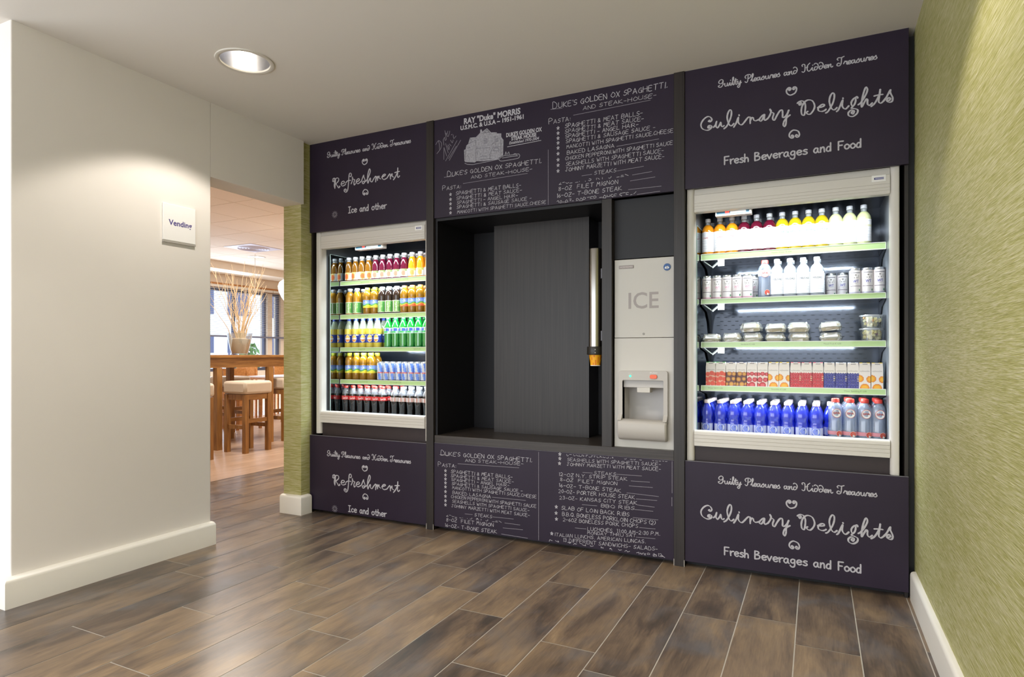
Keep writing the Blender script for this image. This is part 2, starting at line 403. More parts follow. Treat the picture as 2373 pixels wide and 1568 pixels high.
# wall sign
M_sign=pm('acrylic_sign','f1efec',.2,spec=.5,noise=.004); M_signtext=pm('violet_lettering','4d4186',.5)
M_signedge=pm('grey_edge','a9a49c',.4)
t=empty('wall_sign',(WXL+.002,-1.02,1.83),'square white sign reading Vending on the white wall','sign')
MB().box(-.001,.008,-.098,.098,-.092,.108).build('plate',M_sign,t,bevel=.0015)
MB().box(-.001,.010,-.098,.098,-.104,-.093).build('lower_edge',M_signedge,t)
mb=MB(); add_text(mb,'Vending',lambda x,y:(.0088,-.066+x,-.006+y),width=.140,cap=.029,bold=.018); mb.build('lettering',M_signtext,t,fix=False)

# ------------------------------------------------------------------ dark joinery and chalkboards
M_board=pm('chalkboard_vinyl','2a2130',.42,spec=.32,noise=.10,nscale=5,bump=.02)
M_boardedge=pm('board_edge','77757c',.45,noise=.03)
M_lam=wood_mat('dark_wenge_laminate','221d1b','312b28',(110,110,2.2),.38,.4)
M_lamx=wood_mat('dark_wenge_shelf','302b28','443d39',(2.2,110,110),.35,.4)
M_black=pm('black_board','17161a',.5,noise=.05)
M_chalk=pm('chalk_white','b9b6bc',.9,noise=.16,nscale=160)
M_chalkdim=pm('chalk_grey','8a858e',.9,noise=.2,nscale=160)
def divider(x0,x1,z0,z1,y0,y1,label,feet=True):
    t=empty('divider_panel',((x0+x1)/2,0,z0),label,'panel','dark upright panels of the wall unit')
    w=(x1-x0)/2
    MB().box(-w,w,y0,y1,0,z1-z0).build('board',M_lam,t,bevel=.001)
    if feet:
        for s in (-1,1): MB().box(s*w,s*(w-.0022),y0-.0006,y0+.004,.0005,.036).build('edge_strip',M_trim,t)
divider(-2.2285,-2.1745,0,2.5915,-.008,.60,'dark upright panel between the left cooler and the dark niche')
divider(-.6728,-.6175,0,2.5915,-.008,.60,'dark upright panel between the ice dispenser and the right cooler')
divider(-1.0706,-1.0137,.6,1.9717,.004,.49,'narrow dark upright panel carrying the cup dispenser beside the ice dispenser',False)
for x0,x1,lab in ((-3.2205,-3.206,'dark outer side panel next to the green column'),(.363,.3785,'dark outer side panel next to the green right wall')):
    t=empty('divider_panel',((x0+x1)/2,0,0),lab,'panel','dark upright panels of the wall unit')
    MB().box(-.007,.007,.02,.60,0,2.5915).build('board',M_lam,t)
t=empty('filler_strip',(.392,.05,0),'black filler strip closing the gap between wall unit and green wall','filler strip')
MB().box(-.012,.012,0,.03,.0,2.57).build('board',M_black,t)
# shelf (worktop) and niche
t=empty('niche_shelf',(-1.4237,0,.552),'dark wood shelf under the niche and the ice dispenser','shelf')
MB().box(-.7490,.7490,.002,.50,0,.048).build('board',M_lamx,t,bevel=.001)
t=empty('dispenser_niche',(-1.62,.25,.6),'dark open niche between left cooler and cup dispenser','niche')
MB().box(-.553,-.538,-.235,.245,0,1.372).build('side_panel',M_black,t)
MB().box(-.538,.545,.235,.25,0,1.372).build('back_panel',M_black,t)
MB().box(-.538,.545,-.235,.235,1.355,1.372).build('top_panel',M_black,t)
MB().box(-.283,.372,.052,.235,.0005,1.354).build('front_panel',M_lam,t)['label']='dark wood grained panel standing inside the niche'
t=empty('blank_panel',(-.8433,.055,1.641),'matt black blank panel above the ice dispenser','panel')
MB().box(-.1695,.1695,0,.018,0,.33).build('board',M_black,t)

# letter shapes
MID_UP=([("^DUKE'S GOLDEN OX SPAGHETTI,", -2.076, 2.224, -1.436, 2.224, 0.0304), ('AND STEAK-HOUSE-', -1.905, 2.188, -1.493, 2.188, 0.0234), ('^PASTA:', -2.111, 2.141, -1.978, 2.141, 0.0252), ('SPAGHETTI & MEAT BALLS-', -2.013, 2.101, -1.566, 2.101, 0.0263), ('SPAGHETTI & MEAT SAUCE-', -2.01, 2.071, -1.561, 2.071, 0.0249), ('SPAGHETTI - ANGEL HAIR-', -2.006, 2.043, -1.588, 2.043, 0.0237), ('SPAGHETTI & SAUSAGE SAUCE -', -2.006, 2.016, -1.499, 2.016, 0.0236), ('MANCOTTI WITH SPAGHETTI SAUCE,CHEESE', -2.003, 1.985, -1.406, 1.985, 0.0223), ('BAKED LASAGNA', -1.999, 1.953, -1.711, 1.953, 0.0236), ("^DUKE'S GOLDEN OX SPAGHETTI,", -1.363, 2.525, -0.708, 2.525, 0.0353), ('AND STEAK-HOUSE-', -1.18, 2.486, -0.767, 2.486, 0.025), ('^PASTA:', -1.388, 2.44, -1.256, 2.44, 0.0274), ('SPAGHETTI & MEAT BALLS-', -1.288, 2.402, -0.841, 2.402, 0.0277), ('SPAGHETTI & MEAT SAUCE-', -1.288, 2.372, -0.835, 2.372, 0.0265), ('SPAGHETTI - ANGEL HAIR-', -1.285, 2.344, -0.864, 2.344, 0.0253), ('SPAGHETTI & SAUSAGE SAUCE -', -1.282, 2.315, -0.773, 2.315, 0.0252), ('MANCOTTI WITH SPAGHETTI SAUCE,CHEESE', -1.278, 2.283, -0.678, 2.283, 0.0241), ('BAKED LASAGNA', -1.275, 2.25, -0.998, 2.25, 0.0253), ('CHICKEN PEPPERONI,WITH SPAGHETTI SAUCE', -1.285, 2.218, -0.681, 2.218, 0.0241), ('SEASHELLS WITH SPAGHETTI SAUCE-', -1.282, 2.184, -0.728, 2.184, 0.0253), ('JOHNNY MARZETTI WITH MEAT SAUCE-', -1.285, 2.153, -0.725, 2.153, 0.0253), ('STEAKS', -1.112, 2.114, -0.987, 2.114, 0.0236), ('_12-OZ N.Y. STRIP STEAK', -1.337, 2.084, -0.919, 2.084, 0.0255), ('8-OZ  FILET MIGNON', -1.327, 2.048, -0.978, 2.048, 0.0267), ('16-OZ- T-BONE STEAK', -1.34, 2.01, -0.955, 2.01, 0.0267), ('20-OZ- PORTER HOUSE STEAK', -1.338, 1.971, -0.873, 1.971, 0.0267)],[(-2.099, 2.223, -2.026, 2.221), (-1.961, 2.167, -1.523, 2.174), (-1.391, 2.293, -1.391, 1.97), (-1.376, 2.524, -1.304, 2.519), (-1.236, 2.467, -0.798, 2.474), (-0.984, 2.253, -0.753, 2.259), (-1.186, 2.117, -1.127, 2.118), (-0.981, 2.118, -0.835, 2.124), (-0.896, 2.085, -0.79, 2.09), (-0.908, 2.054, -0.773, 2.059), (-0.919, 2.008, -0.74, 2.006), (-0.87, 1.975, -0.747, 1.98)],[(-2.052, 2.11), (-2.052, 2.079), (-2.052, 2.051), (-2.052, 2.023), (-2.052, 1.995), (-1.33, 2.409), (-1.33, 2.38), (-1.33, 2.351), (-1.33, 2.324), (-1.33, 2.295), (-1.33, 2.262), (-1.33, 2.227), (-1.33, 2.196), (-1.33, 2.163)])
MID_LOW=([("^DUKE'S GOLDEN OX SPAGHETTI,", -2.123, 0.477, -1.494, 0.48, 0.0289), ('AND STEAK-HOUSE-', -1.946, 0.448, -1.551, 0.458, 0.0215), ('^PASTA:', -2.144, 0.405, -2.014, 0.405, 0.0249), ('SPAGHETTI & MEAT BALLS-', -2.049, 0.371, -1.622, 0.371, 0.0245), ('SPAGHETTI & MEAT SAUCE-', -2.049, 0.345, -1.615, 0.345, 0.0232), ('SPAGHETTI - ANGEL HAIR-', -2.045, 0.321, -1.644, 0.321, 0.0218), ('SPAGHETTI & SAUSAGE SAUCE -', -2.043, 0.296, -1.556, 0.296, 0.0218), ('MANCOTTI WITH SPAGHETTI SAUCE,CHEESE', -2.039, 0.271, -1.466, 0.271, 0.0218), ('BAKED LASAGNA', -2.037, 0.241, -1.768, 0.241, 0.0232), ('CHICKEN PEPPERONI,WITH SPAGHETTI SAUCE', -2.047, 0.215, -1.468, 0.215, 0.0218), ('SEASHELLS WITH SPAGHETTI SAUCE-', -2.039, 0.187, -1.512, 0.187, 0.0218), ('JOHNNY MARZETTI WITH MEAT SAUCE-', -2.045, 0.158, -1.51, 0.158, 0.0218), ('STEAKS', -1.879, 0.121, -1.76, 0.121, 0.0214), ('_12-OZ N.Y. STRIP STEAK', -2.095, 0.096, -1.695, 0.102, 0.0233), ('8-OZ  FILET MIGNON', -2.083, 0.066, -1.75, 0.072, 0.0246), ('16-OZ- T-BONE STEAK', -2.095, 0.03, -1.726, 0.033, 0.0246), ('CHICKEN PEPPERONI,WITH SPAGHETTI SAUCE', -1.277, 0.533, -0.708, 0.543, 0.0212), ('SEASHELLS WITH SPAGHETTI SAUCE-', -1.273, 0.503, -0.743, 0.516, 0.0211), ('JOHNNY MARZETTI WITH MEAT SAUCE-', -1.276, 0.477, -0.743, 0.491, 0.0211), ('STEAKS', -1.113, 0.443, -0.989, 0.443, 0.0207), ('12-OZ N.Y. STRIP STEAK', -1.327, 0.415, -0.925, 0.422, 0.0226), ('8-OZ  FILET MIGNON', -1.316, 0.385, -0.982, 0.393, 0.0226), ('16-OZ- T-BONE STEAK', -1.326, 0.352, -0.96, 0.355, 0.0238), ('20-OZ- PORTER HOUSE STEAK', -1.327, 0.318, -0.883, 0.327, 0.0238), ('23-OZ- KANSAS CITY STEAK', -1.321, 0.282, -0.872, 0.297, 0.0225), ('BBQ RIBS', -1.072, 0.262, -0.886, 0.268, 0.0218), ('SLAB OF LOIN BACK RIBS', -1.309, 0.224, -0.914, 0.229, 0.025), ('B.B.Q. BONELESS PORKLOIN CHOPS (2)', -1.304, 0.189, -0.772, 0.201, 0.025), ('2-6OZ BONELESS PORK CHOPS', -1.299, 0.158, -0.866, 0.174, 0.0237), ('LUCHCHES  11:00 AM-2:30 P.M.', -1.152, 0.123, -0.748, 0.145, 0.0233), ('MONDAY THRU SAT', -1.153, 0.102, -0.878, 0.121, 0.0196), ('ITALIAN LUNCHS. AMERICAN LUNCAS.', -1.351, 0.066, -0.825, 0.094, 0.0226), ('13 DIFFERENT SANDWICHS- SALADS-', -1.301, 0.042, -0.76, 0.063, 0.0238), ('MAR 2.12', -0.854, 0.025, -0.737, 0.036, 0.0189)],[(-2.132, 0.48, -2.063, 0.478), (-1.999, 0.432, -1.579, 0.44), (-1.758, 0.248, -1.535, 0.252), (-1.948, 0.126, -1.894, 0.128), (-1.754, 0.13, -1.615, 0.133), (-1.673, 0.103, -1.572, 0.103), (-1.684, 0.072, -1.554, 0.077), (-1.695, 0.034, -1.522, 0.031), (-1.452, 0.542, -1.452, 0.024), (-0.683, 0.546, -0.683, 0.379), (-0.684, 0.356, -0.684, 0.31), (-1.181, 0.446, -1.123, 0.447), (-0.985, 0.452, -0.845, 0.455), (-0.904, 0.423, -0.802, 0.425), (-0.914, 0.395, -0.786, 0.398), (-0.927, 0.356, -0.754, 0.353), (-0.875, 0.328, -0.763, 0.331), (-0.869, 0.296, -0.776, 0.294), (-1.184, 0.264, -1.097, 0.267), (-0.884, 0.27, -0.784, 0.271), (-0.893, 0.225, -0.757, 0.228), (-0.857, 0.175, -0.772, 0.178), (-1.226, 0.128, -1.161, 0.13), (-0.875, 0.121, -0.772, 0.126)],[(-2.089, 0.381), (-2.089, 0.354), (-2.089, 0.329), (-2.089, 0.305), (-2.089, 0.28), (-2.089, 0.25), (-2.089, 0.221), (-2.089, 0.193), (-2.089, 0.167), (-1.319, 0.539), (-1.319, 0.514), (-1.321, 0.486), (-1.341, 0.235), (-1.342, 0.199), (-1.34, 0.165), (-1.369, 0.078)])
BOLD=[('RAY "Duke" MORRIS', -1.955, 2.533, -1.569, 0.0339), ('U.S.M.C. & U.S.A ~ 1951-1961', -1.98, 2.5, -1.548, 0.0248), ("DUKE'S GOLDEN OX", -1.663, 2.408, -1.431, 0.0227), ('STEAK HOUSE', -1.629, 2.383, -1.466, 0.0213), ('Established 1970-2004', -1.643, 2.362, -1.449, 0.0163)]
BOLDLINE=(-1.6547, 2.3491, -1.4368, 2.3546)
CUL='125,312 120,308 125,304 133,307 136,316 127,329 112,332 93,319 82,298 87,277 104,265 120,263 133,271 135,281 127,286 118,282 117,274 123,273 126,278;144,273 153,282 160,301 156,279 164,267 176,283 180,293 183,274 189,269 196,273;196,258 208,267 222,292 231,320 231,343 224,348 215,334 211,310 217,284 226,268 235,268 243,276;243,258 254,276 265,304 264,281 272,267 281,264 290,271 308,293 317,297 322,292;268,316 269,312;321,295 321,264;321,276 328,291 335,290 338,278 347,273 360,277 365,280;387,298 378,294 365,280 365,270 374,269 384,288 388,296 386,276 390,268 400,274;402,274 413,291 418,310 413,318 418,305 430,295 425,277 427,264 434,263 440,275;440,275 456,302 468,305 470,286 470,270 478,269 489,281 497,299;497,299 487,266 485,236 479,223 473,231 477,250 490,266 503,275;548,324 543,322 545,316 550,319 552,327 544,332 536,327;536,327 549,335 564,330 571,310 569,278 565,264 556,268 553,288 558,313 571,330 586,334 602,326 611,303 607,283 593,265 580,267 576,275 581,279;623,291 639,290 652,294 650,302 639,300 627,289 628,275 641,269 653,271 660,276;659,259 669,265 687,296 695,325 694,344 687,348 678,335 674,311 680,284 688,270 697,268 706,276;705,258 713,266 730,306 728,282 735,267 744,264 755,275;731,317 732,314;792,306 790,313 784,310 775,305 766,290 768,275 776,274 783,289 784,304;776,274 766,263 778,259 792,251 790,235 773,223 756,229 754,244 766,254 778,247 773,235 766,240 770,246;794,274 805,282 824,313 832,337 827,350 819,335 810,296 808,261 817,277 827,294 832,291 832,272 840,263 851,272;847,257 862,270 879,304 883,328 880,301 877,274 885,265 895,272;859,303 877,305 894,304;895,272 908,289 923,319 923,306 932,284 931,267 920,263 910,270 911,280 920,285 923,276 916,271'
SWL='501,392 496,389 500,384 506,390 504,397 496,398 487,388 489,373 501,362 512,362 526,369 532,385 528,396 519,397 515,390 519,385 524,390'
REF='218,265 212,265 211,258 221,256 230,266 224,277 211,273;211,273 227,279 236,261 230,208;230,208 224,229 234,267 248,277 263,272 262,255 240,238;240,238 254,219 264,207 275,216 267,218;283,231 305,232 315,241 307,248 291,243 286,226 297,216 313,218 326,225;360,276 367,271 375,277 373,292 363,295 355,282 352,248 348,207 342,181 328,170 314,177 314,189 326,192 331,184 323,182;326,234 344,246 371,246;373,222 384,243 384,266 389,252 405,245 397,228 400,210 410,219;415,229 436,233 446,242 438,249 423,242 418,226 431,215 449,222 462,230;462,230 480,266 482,256 493,232 487,216 475,210 469,220 480,227 487,220;498,223 513,238 533,273 536,295 528,301 518,275 513,242 516,208 526,227 538,241 538,220 551,214 561,227;561,227 576,244 584,245 581,210;581,224 596,246 596,218;596,228 609,245 611,231 624,224;631,235 654,241 663,248 654,252 639,244 636,228 649,217 668,221 676,225;676,225 693,245 700,246 703,214;703,228 715,247 717,229 730,223;727,206 742,222 759,253 762,279 761,249 759,225 766,216 776,225;738,251 759,254 775,254'
SIG='13,467 32,490 54,474 55,452 46,432 21,409 41,427;34,486 39,463 41,433;68,489 74,455;68,486 78,504 82,484 92,488;81,545 87,510 92,488;84,532 92,520 103,539 94,515 106,505 117,537;127,511 135,514;74,440 73,365;74,440 94,384;86,464 105,402;100,448 110,420 113,441 103,453;113,457 127,442;122,480 135,460 141,478;141,510 146,485 162,499;86,354 169,469;108,366 165,436;113,354 196,468'
HOUSE=[(-1.952, 2.305), (-1.954, 2.374), (-1.943, 2.376), (-1.938, 2.398), (-1.925, 2.407), (-1.912, 2.443), (-1.87, 2.44), (-1.84, 2.463), (-1.841, 2.48), (-1.834, 2.483), (-1.828, 2.478), (-1.827, 2.467), (-1.793, 2.483), (-1.766, 2.453), (-1.726, 2.447), (-1.725, 2.44), (-1.696, 2.436), (-1.696, 2.414), (-1.681, 2.394), (-1.684, 2.303), (-1.713, 2.291), (-1.715, 2.284), (-1.823, 2.286), (-1.866, 2.293), (-1.878, 2.286), (-1.944, 2.298)]
HOUSEL='225,321 280,305 461,314;461,314 476,322 499,330 534,327 595,326 597,305 573,300 507,299 472,301 461,314;486,317 548,318 589,316;503,333 509,351 512,336;519,335 528,348 532,331;556,326 565,331 577,329 579,321'
HOUSED='358,452 384,448;358,444 384,441;358,438 384,434;358,431 384,427;358,423 383,420;436,456 436,400;442,441 458,439;442,434 458,433;442,429 458,427;442,423 458,421;351,484 373,502 388,509;364,484 381,502 400,484 364,489;251,437 306,452;304,448 304,327;262,470 276,449;398,348 422,391 470,387;422,369 461,363 464,350;424,371 430,385 457,381 464,365;306,401 402,392;243,412 265,413;245,366 256,353;313,381 317,360;334,348 381,343;230,399 230,343;415,409 422,416 432,414;330,328 413,324;476,430 476,333;402,347 401,323'
CAPS={'A':"00 39 60;13 53",'B':"00 09 39 57 45 05;35 54 52 30 00",'C':"58 39 17 03 20 41 52",'D':"00 09 38 55 52 30 00",'E':"59 09 00 50;05 45",'F':"59 09 00;05 45",'G':"57 38 16 03 20 40 54 34;54 50",'H':"00 09;60 69;05 65",'I':"10 19",'J':"19 69;39 32 20 02",'K':"00 09;59 04 60",'L':"09 00 50",'M':"00 19 34 59 60",'N':"00 09 50 59",'O':"39 16 03 30 62 66 39",'P':"00 09 39 57 45 04",'Q':"39 16 03 30 62 66 39;42 60",'R':"00 09 39 57 45 04;24 60",'S':"58 39 17 15 44 53 41 20 01",'T':"09 69;39 30",'U':"09 02 20 40 62 69",'V':"09 30 69",'W':"09 20 36 50 79",'X':"00 59;09 50",'Y':"09 35 69;35 30",'Z':"09 59 00 50;25 45",
'0':"29 06 03 20 42 46 29",'1':"18 29 20",'2':"07 29 47 44 00 50",'3':"08 39 46 25 43 30 01",'4':"40 49 03 53",'5':"49 09 05 35 42 30 00",'6':"38 15 02 20 42 34 03",'7':"09 49 10",'8':"25 07 29 47 25 02 20 42 25",'9':"46 25 17 29 47 40",'&':"50 16 28 46 02 20 53",'-':"04 44",'\'':"09 07",',':"11 00",'.':"10 11",':':"11 12;15 16",'(':"29 06 03 20",')':"09 26 23 00",'~':"04 15 34 45"}
def chalk_line(mb,s,x0,z0,x1,z1,cap,place,w=None,c=None,seed=0):
    """handwritten capitals; ^ marks a tall first letter, _ keeps only the lower half of the line"""
    cap*=.82; rn=random.Random(s+str(x0)); big=s.startswith('^'); half=s.startswith('_'); s=s.lstrip('^_'); w=w or cap*.105
    gl=[];x=0
    for i,ch in enumerate(s):
        if ch==' ': x+=4.2; continue
        g=[[(int(p[0]),int(p[1])) for p in st.split()] for st in CAPS[ch].split(';')]
        k=1.35 if (big and i==0) else 1.0; gw=max(p[0] for st in g for p in st)
        gl.append((x,k,g)); x+=(gw+2.0)*k
    tot=x-2; sx=(x1-x0)/tot; sy=cap/9
    for gx,k,g in gl:
        dy=rn.uniform(-.5,.5); sk=rn.uniform(-.02,.12); t=gx/tot; zb=z0+(z1-z0)*t
        for st in g:
            pts=[]
            for px_,py_ in st:
                yy=(py_+dy+rn.uniform(-.25,.25))*sy*k; xx=(gx+px_*k+rn.uniform(-.2,.2))*sx+yy*sk
                pts.append((x0+xx,zb+yy))
            if half:
                pts=[p for p in pts if p[1]-zb<cap*.52]
                if len(pts)<2: continue
            pts=smooth_pts(pts,2) if len(pts)>3 else pts
            pts=[p for p in pts if CLIP[0]<p[1]<CLIP[1]]
            if len(pts)>1: ribbon(mb,pts,w*rn.uniform(.85,1.15),place,c=c)
CLIP=(-9,9)
# small script, round print: (advance, strokes)
SCRIPT={'G':(14,"12,17 8,20 3,17 2,12 6,9 10,11 12,16 11,5 7,0 2,1 1,4 4,5"),'u':(11,"0,6 2,8 2,2 4,0 7,2 8,8 8,2 10,0 12,2"),'i':(6,"0,3 3,8 3,2 5,0 7,2;4,13 4,14"),'l':(6,"0,3 5,14 5,20 3,18 3,3 5,0 7,2"),'t':(7,"0,3 4,16 4,2 6,0 8,2;1,11 8,12"),'y':(9,"0,6 2,8 2,3 5,1 8,8 6,-6 3,-9 1,-6 5,-1 10,3"),'P':(14,"1,3 4,0 7,4 8,18;3,11 1,15 4,19 10,20 14,17 13,12 8,9"),'e':(7,"0,3 6,5 6,8 3,8 1,4 3,0 7,2"),'a':(10,"7,7 3,8 1,4 3,0 7,5 7,8 7,2 9,0 11,2"),'s':(8,"0,3 5,9 5,7 7,3 4,0 1,1"),'r':(8,"0,3 3,9 4,7 7,8 6,2 8,0 9,2"),'n':(10,"0,6 2,8 2,0 4,6 7,8 7,2 9,0 11,2"),'d':(10,"7,7 3,8 1,4 3,0 7,3 9,9 7,15 3,17 1,15"),'H':(19,"2,15 1,18 4,20 7,17 7,4 4,0 1,2;17,20 12,14 12,4 15,0 18,2;7,10 13,11"),'T':(15,"4,14 2,17 5,20 10,19 16,21;11,19 10,5 7,0 2,1 2,5 5,7 7,5"),'C':(14,"12,16 8,20 3,14 2,6 6,0 12,4"),'o':(9,"4,8 1,5 2,0 6,1 7,5 4,8 8,6"),'c':(8,"6,7 3,8 1,4 3,0 7,2"),'-':(6,"1,5 5,5")}
PRINTL={'F':(12,"1,0 1,19;1,19 10,19;1,10 8,10"),'r':(9,"1,11 2,0;2,6 4,10 8,11"),'e':(11,"1,5 9,7 8,10 5,11 2,9 1,5 3,1 6,0 9,2"),'s':(10,"8,10 5,11 2,9 3,7 7,5 8,2 5,0 1,1"),'h':(11,"1,0 1,19;1,6 4,10 7,9 8,5 8,0"),'B':(13,"1,0 1,19;1,19 7,18 8,14 2,10;2,10 9,9 10,4 7,1 1,0"),'v':(10,"0,11 4,0;4,0 8,11"),'a':(12,"8,10 4,11 1,7 1,3 4,0 7,3 8,10;8,10 8,3 10,0"),'g':(11,"8,10 4,11 1,7 2,3 5,2 8,5;8,10 8,-3 6,-7 2,-7 0,-4"),'n':(11,"1,11 1,0;1,6 4,11 7,10 8,0"),'d':(11,"8,9 4,11 1,7 1,2 4,0 7,2 8,9;8,19 8,0"),'o':(11,"5,11 1,8 1,3 4,0 8,2 9,7 5,11"),'I':(11,"1,19 9,19;5,19 5,0;1,0 9,0"),'c':(10,"8,9 5,11 1,7 2,2 5,0 8,2"),'t':(10,"4,17 4,3 6,0 9,1;0,11 9,11")}
def word(mb,font,s,x0,x1,z0,cap,place,w,unit=20.,c=None,var=.3):
    x=0;gl=[]
    for ch in s:
        a,st=font[ch]; gl.append((x,st)); x+=a
    sx=(x1-x0)/(x-1.5); sy=cap/unit
    for gx,st in gl:
        for p in parse(st):
            pts=smooth_pts([(x0+(gx+q[0])*sx,z0+q[1]*sy) for q in p],3)
            ribbon(mb,pts,w,place,c=c,var=var)
def traced(mb,s,ox,oz,place,w,var=.5,k=3):
    for st in parse(s,.001):
        ribbon(mb,smooth_pts([(ox+x,oz+z) for x,z in st],k),w,place,var=var)
YT=-.0005  # lettering lies on the board face at y = 0
def board(x0,x1,z0,z1,label,y0=0.,th=.018,notch=None):
    t=empty('chalkboard_panel',((x0+x1)/2,y0,z0),label,'chalkboard','chalkboard panels of the wall unit')
    w=(x1-x0)/2; mb=MB()
    mb.box(-w,w,0,th,0,z1-z0)
    mb.build('board',[M_board],t,bevel=.0008)
    MB().box(-w,w,.001,th-.001,z1-z0,z1-z0+.0012).build('edge_band',M_boardedge,t)
    cx=(x0+x1)/2
    return t,(lambda x,z:(x-cx,YT-y0*0,z-z0))
def swirl(mb,cx,cz,s,place,flip,w):
    pts=[(x*.001-.5095-.0005,z*.001-.3785) for x,z in parse(SWL)[0]]
    f=-1 if flip else 1
    ribbon(mb,smooth_pts([(cx+x*s,cz+f*z*s) for x,z in pts],3),w,place,var=.35)
def lettering_right(t,P,dz_gp,dz_sw,dz_t,dz_s2,dz_c):
    mb=MB()
    for s,a,b in (('Guilty',-.4507,-.3425),('Pleasures',-.3225,-.1601),('and',-.1429,-.0827),('Hidden',-.0631,.0664),('Treasures',.086,.2522)):
        word(mb,SCRIPT,s,a,b,.4515+dz_gp,.0385,P,.0042)
    mb.build('heading',M_chalk,t,fix=False)
    mb=MB(); traced(mb,CUL,-.617,dz_t,P,.0058,.8); mb.build('title',M_chalk,t,fix=False)
    mb=MB(); swirl(mb,-.1065,.3785+dz_sw,1.,P,False,.0062); mb.build('swirl',M_chalk,t,fix=False)
    mb=MB(); swirl(mb,-.094,.1845+dz_s2,1.,P,True,.0062); mb.build('swirl',M_chalk,t,fix=False)
    mb=MB()
    for s,a,b in (('Fresh',-.4208,-.3022),('Beverages',-.2765,-.0375),('and',-.011,.0658),('Food',.0933,.1905)):
        word(mb,PRINTL,s,a,b,.0905+dz_c,.0392,P,.0066,19.,var=.1)
    mb.build('caption',M_chalk,t,fix=False)
def lettering_left(t,P,dz_gp,dz_sw,dz_t,dz_s2,dz_c,dz_sun):
    mb=MB()
    for s,a,b in (('Guilty',-3.0581,-2.9475),('Pleasures',-2.9305,-2.7664),('and',-2.7467,-2.6868),('Hidden',-2.6687,-2.5384),('Treasures',-2.5196,-2.354)):
        word(mb,SCRIPT,s,a,b,.4055+dz_gp,.0385,P,.0042)
    mb.build('heading',M_chalk,t,fix=False)
    mb=MB(); traced(mb,REF,-3.217,dz_t,P,.0060,.6); mb.build('title',M_chalk,t,fix=False)
    mb=MB(); swirl(mb,-2.7258,.3429+dz_sw,.96,P,False,.0062); mb.build('swirl',M_chalk,t,fix=False)
    mb=MB(); swirl(mb,-2.7206,.1565+dz_s2,.96,P,True,.0062); mb.build('swirl',M_chalk,t,fix=False)
    mb=MB()
    for s,a,b in (('Ice',-2.8696,-2.7962),('and',-2.7697,-2.6946),('other',-2.6687,-2.5478)):
        word(mb,PRINTL,s,a,b,.039+dz_c,.041,P,.0066,19.,var=.1)
    mb.build('caption',M_chalk,t,fix=False)
    mb=MB(); cx,cz=-2.988,.0445+dz_sun
    ring=lambda r,n=16:[(cx+r*math.cos(2*math.pi*i/n),cz+r*math.sin(2*math.pi*i/n)) for i in range(n+1)]
    ribbon(mb,ring(.0125),.003,P)
    for i in range(12):
        a=math.pi*i/6; ribbon(mb,[(cx+.0145*math.cos(a),cz+.0145*math.sin(a)),(cx+.024*math.cos(a+.12),cz+.024*math.sin(a+.12))],.0034,P)
    for p in ([(-.006,.004),(-.002,.004)],[(.002,.004),(.006,.004)],[(0,.003),(0,-.003)],[(-.004,-.006),(0,-.0075),(.004,-.006)]):
        ribbon(mb,[(cx+a,cz+b) for a,b in p],.0018,P)
    mb.build('sun_emblem',M_chalkdim,t,fix=False)
t,P=board(-.6165,.378,1.9745,2.591,'large upper chalkboard lettered Culinary Delights above the right cooler')
lettering_right(t,P,2.0235,2.014,2.003,2.0,1.987)
t,P=board(-.6165,.378,.0295,.5535,'large lower chalkboard lettered Culinary Delights under the right cooler')
lettering_right(t,P,0,0,0,0,0)
t,P=board(-3.2165,-2.2295,1.969,2.591,'upper chalkboard lettered Refreshment above the left cooler')
lettering_left(t,P,2.073,2.0615,2.05,2.046,2.036,2.0325)
t,P=board(-3.2165,-2.2295,.022,.541,'lower chalkboard lettered Refreshment under the left cooler')
lettering_left(t,P,0,0,0,0,0,0)
def menu(t,P,data,z0,z1):
    global CLIP
    CLIP=(z0,z1)
    lines,segs,stars=data; a=MB(); b=MB(); c=MB(); mid=-1.40
    for s,x0,za,x1,zb,cap in lines: chalk_line(a if x0<mid else b,s,x0,za,x1,zb,cap,P)
    for x0,za,x1,zb in segs: ribbon(c,[(x0,max(za,z0)),(x1,max(zb,z0))],.0026,P)
    for x,z in stars:
        m=a if x<mid else b
        for k in range(5):
            q=math.pi/2+2*math.pi*k/5; e=q+4*math.pi/5
            ribbon(m,[(x+.0095*math.cos(q),z+.0105*math.sin(q)),(x+.0095*math.cos(e),z+.0105*math.sin(e))],.0024,P)
    a.build('menu_column',M_chalk,t,fix=False); b.build('menu_column',M_chalk,t,fix=False); c.build('ruled_lines',M_chalkdim,t,fix=False)
t,P=board(-2.174,-.6733,1.972,2.591,'long upper chalkboard with handwritten menu and house drawing above the niche')
menu(t,P,MID_UP,1.976,2.59)
mb=MB()
for i,(s,x0,z0,x1,cap) in enumerate(BOLD):
    add_text(mb,s,lambda x,y:P(x0+x,z0+y),width=x1-x0,cap=cap,bold=.034 if i<4 else .015,shear=.25 if i==4 else 0)
ribbon(mb,[BOLDLINE[:2],BOLDLINE[2:]],.003,P)
mb.build('printed_heading',M_chalk,t,fix=False)
mb=MB(); traced(mb,SIG,-2.174,1.97,P,.0028,.2,2); mb.build('signature',M_chalkdim,t,fix=False)
mb=MB(); mb.poly([(lambda q:(q[0],q[1],q[2]))(P(x,z)) for x,z in HOUSE])
traced(mb,HOUSEL,-2.174,1.97,P,.0034,.2,2)
h=mb.build('house_drawing',pm('chalk_wash','98969d',.9,noise=.3,nscale=90),t,fix=False)
bm=bmesh.new(); bm.from_mesh(h.data); bmesh.ops.triangulate(bm,faces=[f for f in bm.faces if len(f.verts)>8]); bm.to_mesh(h.data); bm.free()
